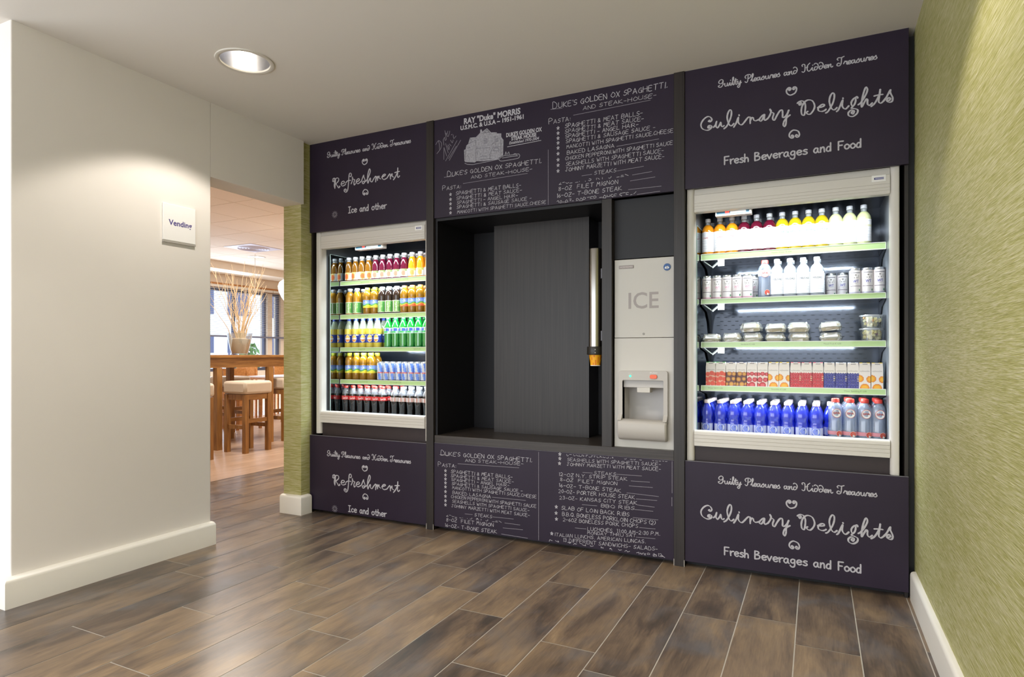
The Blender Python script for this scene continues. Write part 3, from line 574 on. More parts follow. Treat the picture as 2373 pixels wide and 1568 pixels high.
mb=MB(); Q=lambda x,z:(P(x,z)[0],YT-.0003,P(x,z)[2]); traced(mb,HOUSED,-2.174,1.97,Q,.0017,.2,1)
mb.build('ink_line',pm('ink_dark','3a3440',.9),t,fix=False)
t,P=board(-2.174,-.6733,.0245,.5505,'long lower chalkboard with handwritten menu under the niche shelf')
menu(t,P,MID_LOW,.029,.545)
mb=MB(); rn=random.Random(3)
for i in range(15):
    x=-1.38+.031*i*1.6+rn.uniform(-.01,.01)
    if x<-.72: ribbon(mb,smooth_pts([(x+rn.uniform(-.008,.008)+.006*k,.031+.011*abs(math.sin(k*1.9+i))) for k in range(4)],2),.0024,P)
mb.build('scribble',M_chalk,t,fix=False)
# dark plinth behind the boards
t=empty('plinth',(-1.42,.06,0),'black recessed plinth under the whole wall unit','plinth')
for x0,x1 in ((-1.78,-.81),(-.754,.747),(.803,1.79)): MB().box(x0,x1,0,.015,.0,.50).build('board',M_black,t)

# ------------------------------------------------------------------ ice dispenser
M_ice=pm('warm_grey_plastic','cbc7c0',.42,spec=.4,noise=.006,nscale=8); M_ice2=pm('grey_plastic','b9b4ae',.38,spec=.45,noise=.006)
M_icel=pm('grey_lettering','a59d9a',.5); M_orange=pm('orange_button','f0683c',.3); M_iced=pm('bay_grey','bdb9b6',.4)
def sbox(mb,x0,x1,y0,y1,z0,z1,r,n=5,m=0):
    """box with rounded upright edges in the x-z outline"""
    pts=[]
    for cx,cz,a0 in ((x1-r,z1-r,0),(x0+r,z1-r,90),(x0+r,z0+r,180),(x1-r,z0+r,270)):
        for k in range(n+1):
            a=R(a0+90*k/n); pts.append((cx+r*math.cos(a),cz+r*math.sin(a)))
    mb.prism(pts,'y',y0,y1,m)
t=empty('ice_dispenser',(-.8435,.035,.6005),'grey ice dispenser marked ICE between the niche and the right cooler','ice dispenser')
MB().box(-.163,.166,0,.42,.602,1.033).build('upper_door',M_ice,t,bevel=.002)
mb=MB(); mb.box(-.163,.166,0,.02,.40,.5995); mb.box(-.163,-.112,0,.02,.0,.40); mb.box(.124,.166,0,.02,.0,.40); mb.box(-.112,.124,0,.02,0,.13); mb.box(-.163,-.150,.02,.42,0,.5995); mb.box(.150,.166,.02,.42,0,.5995)
mb.build('lower_body',M_ice,t)
# dispensing bay: raised frame, recess and drip lip
fr=MB(); o=[(-.134,.418),(.132,.418)]
def frame_ring(mb,out,inn,y0,y1):
    n=len(out)
    a=[mb.vert((x,y0,z)) for x,z in out]; b=[mb.vert((x,y0,z)) for x,z in inn]; c=[mb.vert((x,y1,z)) for x,z in out]; d=[mb.vert((x,.02,z)) for x,z in inn]
    for i in range(n):
        j=(i+1)%n; mb.face((a[i],a[j],b[j],b[i])); mb.face((a[i],c[i],c[j],a[j])); mb.face((b[i],b[j],d[j],d[i]))
def rrect(x0,x1,z0,z1,r,n=5):
    p=[]
    for cx,cz,a0 in ((x1-r,z1-r,0),(x0+r,z1-r,90),(x0+r,z0+r,180),(x1-r,z0+r,270)):
        for k in range(n+1): a=R(a0+90*k/n); p.append((cx+r*math.cos(a),cz+r*math.sin(a)))
    return p
frame_ring(fr,rrect(-.134,.134,.128,.420,.012),rrect(-.112,.112,.128,.370,.006),-.022,.0)
fr.build('bay_frame',M_ice2,t,smooth=30)
bay=MB(); bp_=[(-.112,.370),(.112,.370),(.112,.128),(-.112,.128)]
bay.poly([(x,.12,z) for x,z in bp_])
for (xa,za),(xb,zb) in zip(bp_,bp_[1:]+bp_[:1]): bay.poly([(xa,-.02,za),(xb,-.02,zb),(xb,.12,zb),(xa,.12,za)])
bay.box(-.111,.111,.0,.119,.330,.369); bay.build('bay',M_iced,t)
MB().box(-.036,.036,-.004,.05,.302,.3295).build('chute',M_ice,t,bevel=.002)
lp=MB(); prof=[(-.022,.158),(-.05,.150),(-.058,.135),(-.058,.095),(-.048,.06),(-.03,.045),(0,.040),(0,.158)]
lp.extrude_x(prof,-.134,.134); lp.build('drip_lip',M_ice2,t,bevel=.010)
# upright cheeks joining frame and lip
for s in (-1,1):
    MB().prism([(-.022,.158),(-.022,.185),(-.035,.168),(-.05,.152)],'x',s*.134,s*.113).build('lip_cheek',M_ice2,t)
mb=MB(); add_text(mb,'ICE',lambda x,y:(-.084+x,-.0006,.762+y),width=.166,cap=.086,bold=.012); mb.build('lettering',M_icel,t,fix=False)
pl=MB().box(-.137,-.055,-.004,0,.983,1.0).build('badge',pm('badge_bronze','857a75',.35,metal=.4),t,bevel=.001)
mb=MB(); add_text(mb,'HOSHIZAKI',lambda x,y:(-.131+x,-.0046,.9875+y),width=.07,cap=.0075,bold=.02); mb.build('badge_lettering',pm('badge_pale','cfc8c2',.5),pl,fix=False)
em=MB(); em.lathe([(0,-.003),(.0185,-.003),(.0195,0)],28,m=0,cap1=False)
e=em.build('emblem',pm('emblem_blue','2e5a97',.35),t); e.rotation_euler=(R(90),0,0); e.location=(.127,-.002,.978)
for v in e.data.vertices: v.co.z=-v.co.z
mt=MB(); mt.poly([(-.013,-.0068,-.006),(-.004,-.0068,.005),(0,-.0068,.001),(.004,-.0068,.006),(.013,-.0068,-.005),(.006,-.0068,-.0095),(-.006,-.0068,-.0095)]); mt.box(-.0012,.0018,-.0072,-.0068,-.008,.004,1)
q=mt.build('emblem_peak',[pm('emblem_white','eef1f4',.4),pm('emblem_navy','15243f',.4)],t,fix=False); q.location=(.127,.0,.978)
mb=MB(); mb.lathe([(0,-.002),(.006,-.002),(.0065,0)],16); q=mb.build('key_lock',pm('lock_grey','9c9894',.5),t); q.rotation_euler=(R(90),0,0); q.location=(.0,-.001,.622)
for v in q.data.vertices: v.co.z=-v.co.z
sb=MB(); sbox(sb,.040,.079,-.029,-.0225,.379,.401,.009); sb.build('push_button',M_orange,t,bevel=.001)
mb=MB(); add_text(mb,'PUSH',lambda x,y:(.040+x,-.0226,.406+y),width=.038,cap=.009,bold=.02); mb.build('button_lettering',pm('pale_lettering','d8d4d0',.5),t,fix=False)
mb=MB(); mb.lathe([(0,.004),(.004,.003),(.0055,0)],14); q=mb.build('power_lamp',pm('green_lamp','18c878',.3,emit='30ffa0',estr=3.),t,smooth=True); q.rotation_euler=(R(90),0,0); q.location=(-.068,-.0225,.392)
mb=MB(); add_text(mb,'POWER',lambda x,y:(-.080+x,-.0226,.405+y),width=.024,cap=.004); mb.build('lamp_lettering',MATS['pale_lettering'],t,fix=False)

# ------------------------------------------------------------------ cup dispenser
M_steel=pm('brushed_steel','a9a7a4',.2,metal=1.,noise=.06,nscale=90,stretch=(1,1,.02))
t=empty('cup_dispenser',(-1.1205,.045,1.108),'tall steel tube cup dispenser on the narrow dark panel','cup dispenser')
MB().lathe([(.038,.045),(.0385,.05),(.0385,.592),(.037,.598),(.0,.598)],40,cap1=False).build('tube',M_steel,t,smooth=30)
MB().lathe([(.040,0),(.0475,.001),(.0485,.004),(.0485,.043),(.047,.046),(.038,.046)],40,cap0=False,cap1=False).build('collar',pm('black_plastic','26231f',.35,noise=.05),t,smooth=40)
for z in (.012,.03): q=MB().lathe([(0,.002),(.003,.0012),(.0034,0)],10).build('screw',M_steel,t); q.rotation_euler=(R(90),0,R(18)); q.location=(.0145,-.0465,z)
for z in (.08,.43): MB().box(.036,.0492,-.012,.012,z,z+.055).build('bracket',pm('dull_steel','77767a',.5,metal=.6),t)
def cupcol(i,j):
    return 'e07a1c' if (i*3+j*5)%11 in (0,1,5) else 'f2ac18'
t=empty('paper_cup',(-1.1205,.045,1.046),'yellow and orange paper cup hanging from the steel cup dispenser','cup')
MB().lathe([(.0285,.002),(.0305,.018),(.0325,.034),(.035,.05),(.0375,.068),(.0385,.080)],28,cap1=False,cf=cupcol).build('wall',print_mat(),t,smooth=True)
MB().lathe([(.026,.001),(.0290,.0),(.0295,.004),(.0285,.0045)],28).build('rim',pm('paper_white','f0ece2',.6),t,smooth=True)

# ------------------------------------------------------------------ open drinks coolers
M_case=pm('cooler_white_metal','d3cec6',.32,spec=.5,noise=.006,nscale=6)
M_int=pm('cooler_grey_metal','454b57',.11,metal=.4,spec=.6,noise=.04,nscale=12)
M_slot=pm('slot_black','0b0d10',.6)
M_inner=pm('cooler_side_metal','7d8288',.3,metal=.3,noise=.03,nscale=10)
M_mirror=pm('side_mirror','a9b3b6',.03,metal=1.)
M_kick=pm('kick_panel','33292a',.5,noise=.05)
M_rail=print_mat('price_rail_plastic',.18,.6)
M_led=pm('led_dot','ffffff',.4,emit='e8f6ff',estr=760)
M_bracket=pm('bracket_black','17191c',.35,metal=.3)
M_clip=pm('white_plug','dfe6e8',.35)
M_deck=pm('deck_steel','a8b4bb',.35,metal=.5,noise=.08,nscale=120)
M_glassedge=pm('glass_edge','c8e4e0',.15)
RAIL='c3e3a0'
def cooler(xc,pl,pr,xl,xr,mz,zs,prices,base_txt,disp,label,clips):
    """pl / pr: outer and inner x of the posts; xl / xr: mirrored inner faces; zs: (stand height, rail top, rail bottom)"""
    t=empty('drinks_cooler',(xc,.03,0),label,'refrigerator','open drinks coolers built into the wall unit'); L=lambda x:x-xc
    yo=-.03
    def post(a,b):
        mb=MB(); x0,x1=L(a),L(b)
        s=1 if x1>x0 else -1; w=abs(x1-x0)
        pts=[(x0,.06),(x0,.006)]+[(x0+s*(.006-.006*math.cos(R(q))),.006-.006*math.sin(R(q))) for q in (30,60,90)]
        pts+=[(x1-s*w*.45,0)]+[(x1-s*w*.45*(1-math.sin(R(q))),w*.45*(1-math.cos(R(q)))) for q in (25,50,75,90)]+[(x1,.06)]
        mb.prism(pts,'z',.553,1.980); return mb.build('side_post',M_case,t,smooth=40)
    post(*pl); post(*pr)
    li,ri=L(pl[1])-.0006,L(pr[1])+.0006
    cv=MB(); pf=[(.05,1.856),(.006,1.8555),(.002,1.859),(.002,1.870),(.0045,1.8708),(.0045,1.8722),(.002,1.873),(.002,1.884),(.0045,1.8848),(.0045,1.8862),(.002,1.887),(.002,1.900),(.0045,1.9008),(.0045,1.9022),(.002,1.903),(.002,1.944),(.006,1.947),(.011,1.978),(.05,1.978)]
    cv.extrude_x(pf,li+.001,ri-.001); cv.build('blind_housing',M_case,t)
    pb=MB().box(ri-.075,ri-.018,.0,.0028,1.915,1.945)
    pb.box(ri-.065,ri-.026,-.0006,.0,1.931,1.9345,1); pb.box(ri-.065,ri-.026,-.0006,.0,1.925,1.9285,1); pb.box(ri-.065,ri-.061,-.0006,0,1.925,1.9345,1)
    pb.build('maker_plate',[M_sign,pm('maker_blue','3b3f86',.5)],t)
    sl=MB(); pf=[(.035,.690),(.035,.713),(.012,.7125),(.004,.709),(.0,.703),(.0,.690),(.0025,.689),(.0,.688),(.0,.672),(.0025,.671),(.0,.670),(.0,.654),(.0025,.653),(.0,.652),(.0,.632),(.035,.632)]
    sl.extrude_x(pf,li+.001,ri-.001); sl.build('front_sill',M_case,t,smooth=35)
    MB().box(li+.001,ri-.001,.022,.03,.50,.6319).build('kick_panel',M_kick,t)
    dk=MB().box(li,ri,.0355,.53,.655,.684)
    dk.build('deck',M_deck,t)
    # inside: back with slots, ceiling, sides, mirrored side panels
    bk=MB().box(li,ri,.53,.55,.60,1.978); nx=int((ri-li)/.0425)
    for j in range(48):
        z=.70+.0242*j
        if z>1.88: break
        for i in range(nx):
            x=li+.05+.0425*i+(.021 if j%2 else 0)
            if x<ri-.05: bk.poly([(x-.0085,.5297,z),(x+.0085,.5297,z),(x+.0085,.5297,z+.0034),(x-.0085,.5297,z+.0034)],1)
    bk.build('back_panel',[M_int,M_slot],t)
    MB().box(li,ri,.03,.53,1.9,1.915).build('inner_ceiling',M_int,t)
    for x0,x1,s in ((li-.03,li,-1),(ri,ri+.03,1)): MB().box(x0,x1,.031,.55,.60,1.978).build('inner_side',M_inner,t)
    for xm,s in ((xl,1),(xr,-1)):
        mb=MB(); w0,w1=L(xm),(li if s>0 else ri)
        mb.box(w0,w0-s*.004,.074,.525,.70,mz); mb.box(w0+s*.0004,w0-s*.0044,.0725,.074,.70,mz+.001,1); mb.box(w0+s*.0004,w0-s*.0044,.0725,.525,mz,mz+.002,1)
        mb.build('mirror_panel',[M_mirror,M_glassedge],t)
    a0,a1=L(xl)+.004,L(xr)-.004
    for k,(zt,zb) in enumerate(zs):
        sh=MB().box(a0,a1,.176,.525,zt-.022,zt-.004).build('shelf',M_int,t)
        rl=MB(); rl.box(a0,a1,.170,.176,zb+.004,zt-.003,0,RAIL)
        for q in (.25,.5,.75): z=zb+.004+(zt-zb-.007)*q; rl.poly([(a0,.1697,z-.0004),(a1,.1697,z-.0004),(a1,.1697,z+.0004),(a0,.1697,z+.0004)],0,'aecd8c')
        rl.box(a0,a1,.168,.178,zt-.003,zt,0,'e9efe4'); rl.box(a0,a1,.166,.178,zb,zb+.004,0,'eef3ea')
        for xx in (a0,a1-.003): rl.box(xx,xx+.003,.168,.177,zb,zt,0,'dfe6dc')
        for s_,xx in prices[k]:
            add_text(rl,s_,lambda x,y:(xx-xc+x,.1693,(zt+zb)/2-.002+y),cap=.0072,c='83a06b')
        rl.build('price_rail',M_rail,sh,fix=False)
        ld=MB(); n=44; x_a,x_b=a0+.11,a1-.11
        ld.box(x_a-.01,x_b+.01,.1785,.1875,zb+.006,zb+.010)
        for i in range(n):
            x=x_a+(x_b-x_a)*i/(n-1); ld.lathe([(.0026,zb+.006),(.0024,zb+.0046),(.0012,zb+.0036)],6,cx=x,cy=.183,m=1,cap0=False)
        ld.build('led_strip',[M_clip,M_led],sh)
        for xx,s in ((a0+.001,1),(a1-.001,-1)):
            MB().prism([(.19,zt-.024),(.525,zt-.024),(.525,zt-.20),(.50,zt-.20),(.44,zt-.11),(.36,zt-.058),(.19,zt-.036)],'x',xx,xx+s*.0025).build('bracket',M_bracket,sh)
        if clips and k<3:
            c=MB(); c.box(a0+.085,a0+.118,.20,.215,zb-.030,zb+.004); c.box(a0+.10,a0+.106,.198,.2005,zb-.018,zb-.013)
            c.tube([(a0+.012,.20,zb),(a0+.03,.20,zb-.014),(a0+.05,.20,zb-.03),(a0+.06,.20,zb-.034)],.0035,6); c.tube([(a0+.056,.20,zb-.036),(a0+.085,.20,zb-.012)],.006,6)
            c.build('plug',M_clip,sh,smooth=40)
    # upper led bar behind the blind housing
    ld=MB(); ld.box(a0+.06,a1-.06,.053,.069,1.863,1.867)
    for i in range(44):
        x=a0+.10+(a1-a0-.2)*i/43; ld.lathe([(.0026,1.863),(.0024,1.8616),(.0012,1.8606)],6,cx=x,cy=.061,m=1,cap0=False)
    ld.build('led_strip',[M_clip,pm('led_dot_upper','ffffff',.4,emit='e8f6ff',estr=25)],t)
    l=area('upper_led_lamp',((xl+xr)/2,.092,1.8585),HEAD_W,(xr-xl)*.85,.02,(R(24),0,0),(.88,.96,1)); l.data.spread=R(150)
    # temperature controller
    d0,d1=disp; q=MB(); q.box(L(d0),L(d1),.11,.16,1.847,1.90); du=q.build('controller',M_case,t,bevel=.003)
    MB().box(L(d0)+.008,L(d1)-.012,.1085,.1101,1.852,1.895).build('screen',pm('screen_blue','3c6479',.25),du)
    rd=MB(); xx=L(d0)+(d1-d0)*.28
    for i in range(2): rd.box(xx+i*.012,xx+.008+i*.012,.1078,.1085,1.858,1.872)
    rd.build('digits',pm('red_digits','ff3020',.4,emit='ff2a18',estr=3.),du)
    MB().box(L(d0)+(d1-d0)*.42,L(d0)+(d1-d0)*.85,.1078,.1086,1.858,1.874).build('button_strip',M_sign,du)
    return t
HEAD_W=2.4
RZ=[(1.6595,1.6235),(1.4140,1.3840),(1.1795,1.1465),(.9420,.9105)]
LZ=[(1.6420,1.6085),(1.3995,1.3655),(1.1620,1.1305),(.9300,.8970)]
cooler(-.1335,(-.613,-.575),(.346,.3085),-.572,.3115,1.80,RZ,
 [[('Vitamin Water  € 3.00',-.21)],[],[('Sandwich € 4,00',-.36),('Mixed Fruit € 4,00',.035)],[('Water Still € 2,00',-.53),('Smoothie € 3,00',-.21),('Water Sparkling € 2,00',.125)]],None,(-.484,-.302),'large open drinks cooler on the right with five lit levels beside the green wall',True)
cooler(-2.707,(-3.187,-3.147),(-2.2290,-2.2675),-3.1205,-2.268,1.825,LZ,
 [[('Apple Juice € 2,50',-2.93),('Orange Smoothie € 2,50',-2.62)],[('Ice Tea Green € 2,00',-2.95),('Ice Tea Peach € 2,00',-2.62)],[('Orange € 2,00',-2.95),('Sprite € 2,00',-2.47)],[('Coca Cola € 2,00',-2.94),('Coca Cola light € 2,00',-2.67)]],None,(-2.93,-2.69),'open drinks cooler on the left with five lit levels beside the green column',False)

# ------------------------------------------------------------------ drinks and food
M_print=print_mat()
KIND={}
def kind(key,name,cat,body,parts=()):
    """body: (mesh, materials, smooth); parts: (name, mesh, materials, smooth)"""
    KIND[key]=(name,cat,body[0].mesh(name,body[1],body[2]),[(n,mb.mesh(n,mt,sm,fix=(n not in ('label','print'))),) for n,mb,mt,sm in parts])
def put(key,x,y,z,label,group,rz=0.):
    name,cat,me,parts=KIND[key]
    o=bpy.data.objects.new(name,me); COL.objects.link(o); o.location=(x,y,z); o.rotation_euler=(0,0,R(rz)); tag(o,label,cat,group)
    for n,pm_ in parts:
        c=bpy.data.objects.new(n,pm_); COL.objects.link(c); c.parent=o
    return o
def wrap(r,z0,x0=0): return lambda x,y:(r*math.cos(-math.pi/2+(x+x0)/r),r*math.sin(-math.pi/2+(x+x0)/r),z0+y)
def band(mb,r,z0,z1,f,na=40,nz=14,a=180,rf=None):
    """printed sleeve; f(u,v) gives the ink colour, u in -1..1 round from the front, v from foot to top"""
    rows=[]
    for j in range(nz+1):
        z=z0+(z1-z0)*j/nz; rr=rf(z) if rf else r
        rows.append([mb.vert((rr*math.cos(R(-90-a+2*a*i/na)),rr*math.sin(R(-90-a+2*a*i/na)),z)) for i in range(na+1)])
    for j in range(nz):
        for i in range(na):
            mb.face((rows[j][i],rows[j][i+1],rows[j+1][i+1],rows[j+1][i]),0,f(-1+2*(i+.5)/na,(j+.5)/nz))
    return mb
def cap(r,z0,z1,n=24,rib=True):
    return MB().lathe([(r*.96,z0),(r,z0+.001),(r,z1-.003),(r*.95,z1-.0006),(r*.8,z1)],n,sq=(lambda a:1-.03*(int(round(a/(2*math.pi)*n))%2)) if rib else None)
def liquid(name,col,rough=.08,noise=0.): return pm(name,col,rough,spec=.6,coat=.5)
def prof_r(prof,z):
    for (r0,z0),(r1,z1) in zip(prof,prof[1:]):
        if z0<=z<=z1: return r0+(r1-r0)*(z-z0)/max(1e-9,z1-z0)
    return prof[-1][0]
# --- still vitamin drinks, half litre
VP=[(.026,0),(.0315,.0015),(.0335,.006),(.0335,.127),(.0328,.138),(.0300,.149),(.0250,.159),(.0190,.1665),(.0150,.170)]
VN=[(.0150,.1700),(.0138,.1725),(.0135,.183),(.0165,.1835),(.0165,.1855),(.0135,.186)]
def vitamin(key,col,word_,wcol,clear=False):
    m=liquid('vitamin_'+key,col) if not clear else clear_mat('vitamin_'+key,col,.62,.08,.14)
    def f(u,v):
        if abs(u)>.62 and abs(u)<.7: return 'f7f8fb'
        if .60<u<.63 and v<.3: return '8b9099'
        if v<.62 and .12<v<.60 and abs(u)<.36 and int(v*34)%3==0 and abs(u)<.30: return 'e1e4ea'
        return 'f5f6fa'
    lb=band(MB(),.0339,.019,.129,f,44,30)
    add_text(lb,'VITAMIN',wrap(.0343,.116,-.021),width=.042,cap=.0085,c='d3d6dc',bold=.01)
    add_text(lb,'WELL',wrap(.0343,.1045,-.021),width=.024,cap=.0085,c='d3d6dc',bold=.01)
    add_text(lb,word_,wrap(.0343,.092,-.021),cap=.0088,c=wcol,bold=.022)
    lb.poly([wrap(.0343,.024,-.019)(x,y) for x,y in ((0,.002),(.001,0),(.005,.005),(.004,.005))],0,'8f949c')
    kind(key,'vitamin_drink_bottle','bottle',(MB().lathe(VP,28),[m],40),[('neck',MB().lathe(VN,20,cap0=False,cap1=False),[clear_mat('clear_neck','e8eef2',.35,.05,.2)],40),('cap',cap(.0148,.187,.2055),[pm('cap_silver','d3d6df',.3,spec=.6)],40),('label',lb,[M_print],40)])
vitamin('care','e0901c','CARE','b2565c'); vitamin('focus','5a1026','FOCUS','7566a5'); vitamin('everyday','b7a11c','EVERYDAY','3f9e63'); vitamin('defence','c9cf9c','DEFENCE','d3d08a'); vitamin('reload','cfd6de','RELOAD','4f535b',True)
# --- cans
CP=[(.0205,0),(.0235,.001),(.0265,.008),(.0265,.120),(.0255,.1235),(.0240,.1275),(.0243,.1295),(.0243,.1325),(.0225,.1335),(.0220,.131),(0,.131)]
def can(key,name,f,texts,na=44,nz=34,mat=None):
    lb=band(MB(),.02665,.0075,.1215,f,na,nz)
    for s,x,z,kw in texts: add_text(lb,s,wrap(.0270,z,x),**kw)
    kind(key,name,'can',(MB().lathe(CP,28,cap1=False),[pm('can_aluminium','c9cacd',.25,metal=.9)],40),[('label',lb,[mat or print_mat('can_ink',.3,.3)],40)])
def wtf(tint,dark):
    def f(u,v):
        x=u*3.3
        if v<.045: return tint
        if .30<v<.315 and abs(u)<.3: return '8a7f86'
        if .09<v<.19 and .17<u<.29: return '2f6f86' if (u<.23)==(v<.14) else '7fb24a'
        a=math.hypot(x*.5,(v-.72)*1.6)
        if .78>v>.58 and .24<a<.28: return 'b9b4ae'
        if abs(abs(x)-(.85-v)*1.3)<.035 and .66<v<.86: return '8f8a86'
        if abs(u)<.012 and .22<v<.95: return 'a9a4a2'
        if .88<v<.905 and abs(u)<.28: return '6d6a70'
        return 'e6e0df' if abs(u)<.5 else 'dcd6d6'
    return f
can('pinkcan','energy_drink_can',wtf('dca6b8','b6567e'),[('WT',-.012,.060,dict(width=.025,cap=.0125,c='dd8fae',bold=.012)),('ZERO',-.006,.052,dict(width=.014,cap=.005,c='e5b0c4'))])
can('bluecan','energy_drink_can',wtf('b9b6c6','3a3f9e'),[('WT',-.0125,.060,dict(width=.0255,cap=.0135,c='3b3d9c',bold=.02)),('ENERGY',-.008,.054,dict(width=.016,cap=.003,c='8c7f88'))])
def rbf(u,v):
    x=u*3.14; d=v-.46-.0*x
    if .38<v<.48 and abs(u)<.30: return 'c9546a' if int((u+1)*26)%3 else 'd8b25a' if v<.42 else 'd25b70'
    blue='5c80d0'; sil='c2c5cc'
    q=(x+ (v-.45)*.9)
    return (blue if (q%1.5708)<.80 else sil) if v>.45 else (sil if (q%1.5708)<.80 else blue)
can('redbluecan','energy_drink_can',rbf,[],40,26)
# --- mineral water
SP=[(.024,0),(.031,.0015),(.0335,.008),(.0340,.05),(.0318,.085),(.0325,.11),(.0345,.135),(.0345,.148),(.0325,.160),(.027,.172),(.019,.182),(.0155,.186)]
def disc(mb,r,z,x0,rad,col,n=18,ring=None,dr=.0006):
    if ring: mb.poly([wrap(r+dr*.6,z,x0)(1.1*rad*math.cos(2*math.pi*k/n),1.1*rad*math.sin(2*math.pi*k/n)) for k in range(n)],0,ring)
    mb.poly([wrap(r+dr,z,x0)(rad*math.cos(2*math.pi*k/n),rad*math.sin(2*math.pi*k/n)) for k in range(n)],0,col)
def spa(key,solid):
    lb=MB()
    if solid: band(lb,.0348,.118,.1495,lambda u,v:'f6f6f6',40,4,rf=lambda z:prof_r(SP,z)+.0006)
    disc(lb,.0352,.132,0,.0205,'f1f1ef',22,'cf6a60')
    add_text(lb,'SPA',wrap(.0368,.128,-.0165),width=.033,cap=.0098,c='b5493f',bold=.02)
    if not solid: band(lb,.0345,.024,.042,lambda u,v:'d98f98',40,3,150,rf=lambda z:prof_r(SP,z)+.0006)
    disc(lb,.0352,.030,.012,.0135,'d5503f',18,'f3efec',.0012); disc(lb,.0362,.022,.014,.0055,'f3f3f1',12,None,.0016)
    for i in range(3):
        z=.029+i*.0042; lb.poly([wrap(.0372,z,.012)(x,y) for x,y in ((-.009,-.001+i*.0004),(.007,.0022),(.008,.0034),(-.008,.0002))],0,'efc3b8')
    kind(key,'water_bottle','bottle',(MB().lathe(SP,28,cap1=False),[clear_mat('water_clear','c4d2ea',.36,.04,.22)],40),[('cap',MB().lathe([(.0165,.1845),(.0182,.186),(.0182,.199),(.0172,.2035),(.014,.205)],24),[pm('cap_red','d8453c',.3,spec=.6)],40),('label',lb,[M_print],40)])
spa('spa',False); spa('spaw',True)
BP=[(.024,0),(.031,.0012),(.0335,.005),(.0338,.056),(.0325,.062),(.0298,.071),(.0292,.077),(.0312,.084),(.0335,.094),(.0345,.104),(.0330,.118),(.029,.132),(.0225,.147),(.0155,.158),(.0135,.161)]
def bluef(u,v):
    if abs(u)>.55: return 'a9b4f0' if int(u*20)%2 else '8fa0ee'
    return '5f74e0'
lb=band(MB(),.0342,.012,.052,lambda u,v:'cfd5f6' if abs(u)>.5 else '8d9cf0',40,6,70); disc(lb,.0344,.033,0,.0182,'dfe2f3',22,'6f83e6')
lb.poly([wrap(.0358,.038,.002)(x,y) for x,y in ((-.004,0),(.007,.007),(.003,.002),(.004,-.001),(.001,.001))],0,'27336e'); add_text(lb,'VITAMIN WATER',wrap(.0356,.0325,-.012),width=.024,cap=.003,c='8b95c4')
kind('blue','water_bottle','bottle',(MB().lathe(BP,28,cap1=False),[clear_mat('water_blue','3c54f2',.50,.04,.20)],40),[('cap',MB().lathe([(.0150,.160),(.0172,.1612),(.0172,.173),(.0160,.1775),(.013,.1785)],24),[pm('cap_pinkwhite','efdcdc',.3,spec=.6)],40),('label',lb,[M_print],40)])
# --- juice cartons
def carton(key,pat,tab):
    w,d,h=.0252,.0252,.1305; mb=MB(); ch=.006; zt=h; zs=h-.026
    # body: front and sides printed, upper corners folded in
    def grid(fn,n,m,pt):
        for i in range(n):
            for j in range(m):
                u0,u1,v0,v1=i/n,(i+1)/n,j/m,(j+1)/m
                mb.poly([pt(u0,v0),pt(u1,v0),pt(u1,v1),pt(u0,v1)],0,fn((u0+u1)/2,(v0+v1)/2))
    tp=lambda v:1-.10*max(0,(v-.80)/.20)
    grid(pat,22,44,lambda u,v:((u-.5)*2*w*tp(v),-d,v*h))
    for s in (-1,1): grid(lambda u,v:pat((u*.5+(.5 if s<0 else 0))%1,v),6,22,lambda u,v:(s*w*tp(v),-d+u*2*d,v*h))
    mb.poly([(-w*.9,-d,h),(w*.9,-d,h),(w*.9,d,h),(-w*.9,d,h)],0,'f1efec'); mb.poly([(-w,d,0),(w,d,0),(w*.9,d,h),(-w*.9,d,h)],0,'e9e5de'); mb.poly([(-w,-d,0),(-w,d,0),(w,d,0),(w,-d,0)],0,'e9e5de')
    add_text(mb,'mySmoothie',lambda x,y:(-.0205+x,-d-.0003,.0865+y),width=.041,cap=.0072,c='9a938b')
    tb=MB(); 
    for s in (-1,1): tb.box(s*w*.90,s*w*.40,-d-.0004,d*.6,h-.0012,h+.0012)
    tb.box(-.010,.012,-d-.0008,-d,h-.0085,h-.0035,1)
    kind(key,'juice_carton','carton',(mb,[print_mat('carton_ink',.4,.15)],False),[('folded_tab',tb,[pm('tab_'+tab,tab,.5),pm('tab_grey','aaa6a4',.5)],False)])
WHT='efe9e2'
def dots(cs,col,edge,inner=None,bg=WHT,top=.60):
    def f(u,v):
        if v>top+.06: return WHT
        for cx,cy,r in cs:
            q=math.hypot((u-cx),(v-cy)*2.6)
            if q<r: return edge if q>r*.86 else (inner if inner and q<r*.55 else col)
        return bg if v<top else WHT
    return f
carton('straw',dots([(.2,.50,.23),(.62,.54,.25),(.95,.5,.2),(.1,.28,.25),(.5,.33,.24),(.9,.30,.24),(.25,.10,.25),(.7,.12,.26),(1.02,.1,.2)],'e5523a','e2703c',bg='f0b8a0'),'35b545')
carton('passion',dots([(.35,.53,.24),(.8,.52,.22),(.22,.30,.25),(.75,.32,.2),(.55,.10,.26),(.05,.1,.2),(.98,.12,.18)],'c98a3c','9c5a3c','d9a54c',bg='5c3a36'),'3a4b82')
carton('pome',dots([(.1,.52,.2),(.5,.54,.22),(.92,.52,.2),(.25,.30,.26),(.78,.30,.24),(.5,.08,.32),(.02,.08,.2)],'c53a3c','a02c32','d8646a',bg='ecd6cf'),'b9c3d0')
carton('mango',dots([(.05,.40,.36),(.98,.38,.34),(.5,.06,.40)],'eea532','d9702c','f3b840',top=.64),'e8c82a')
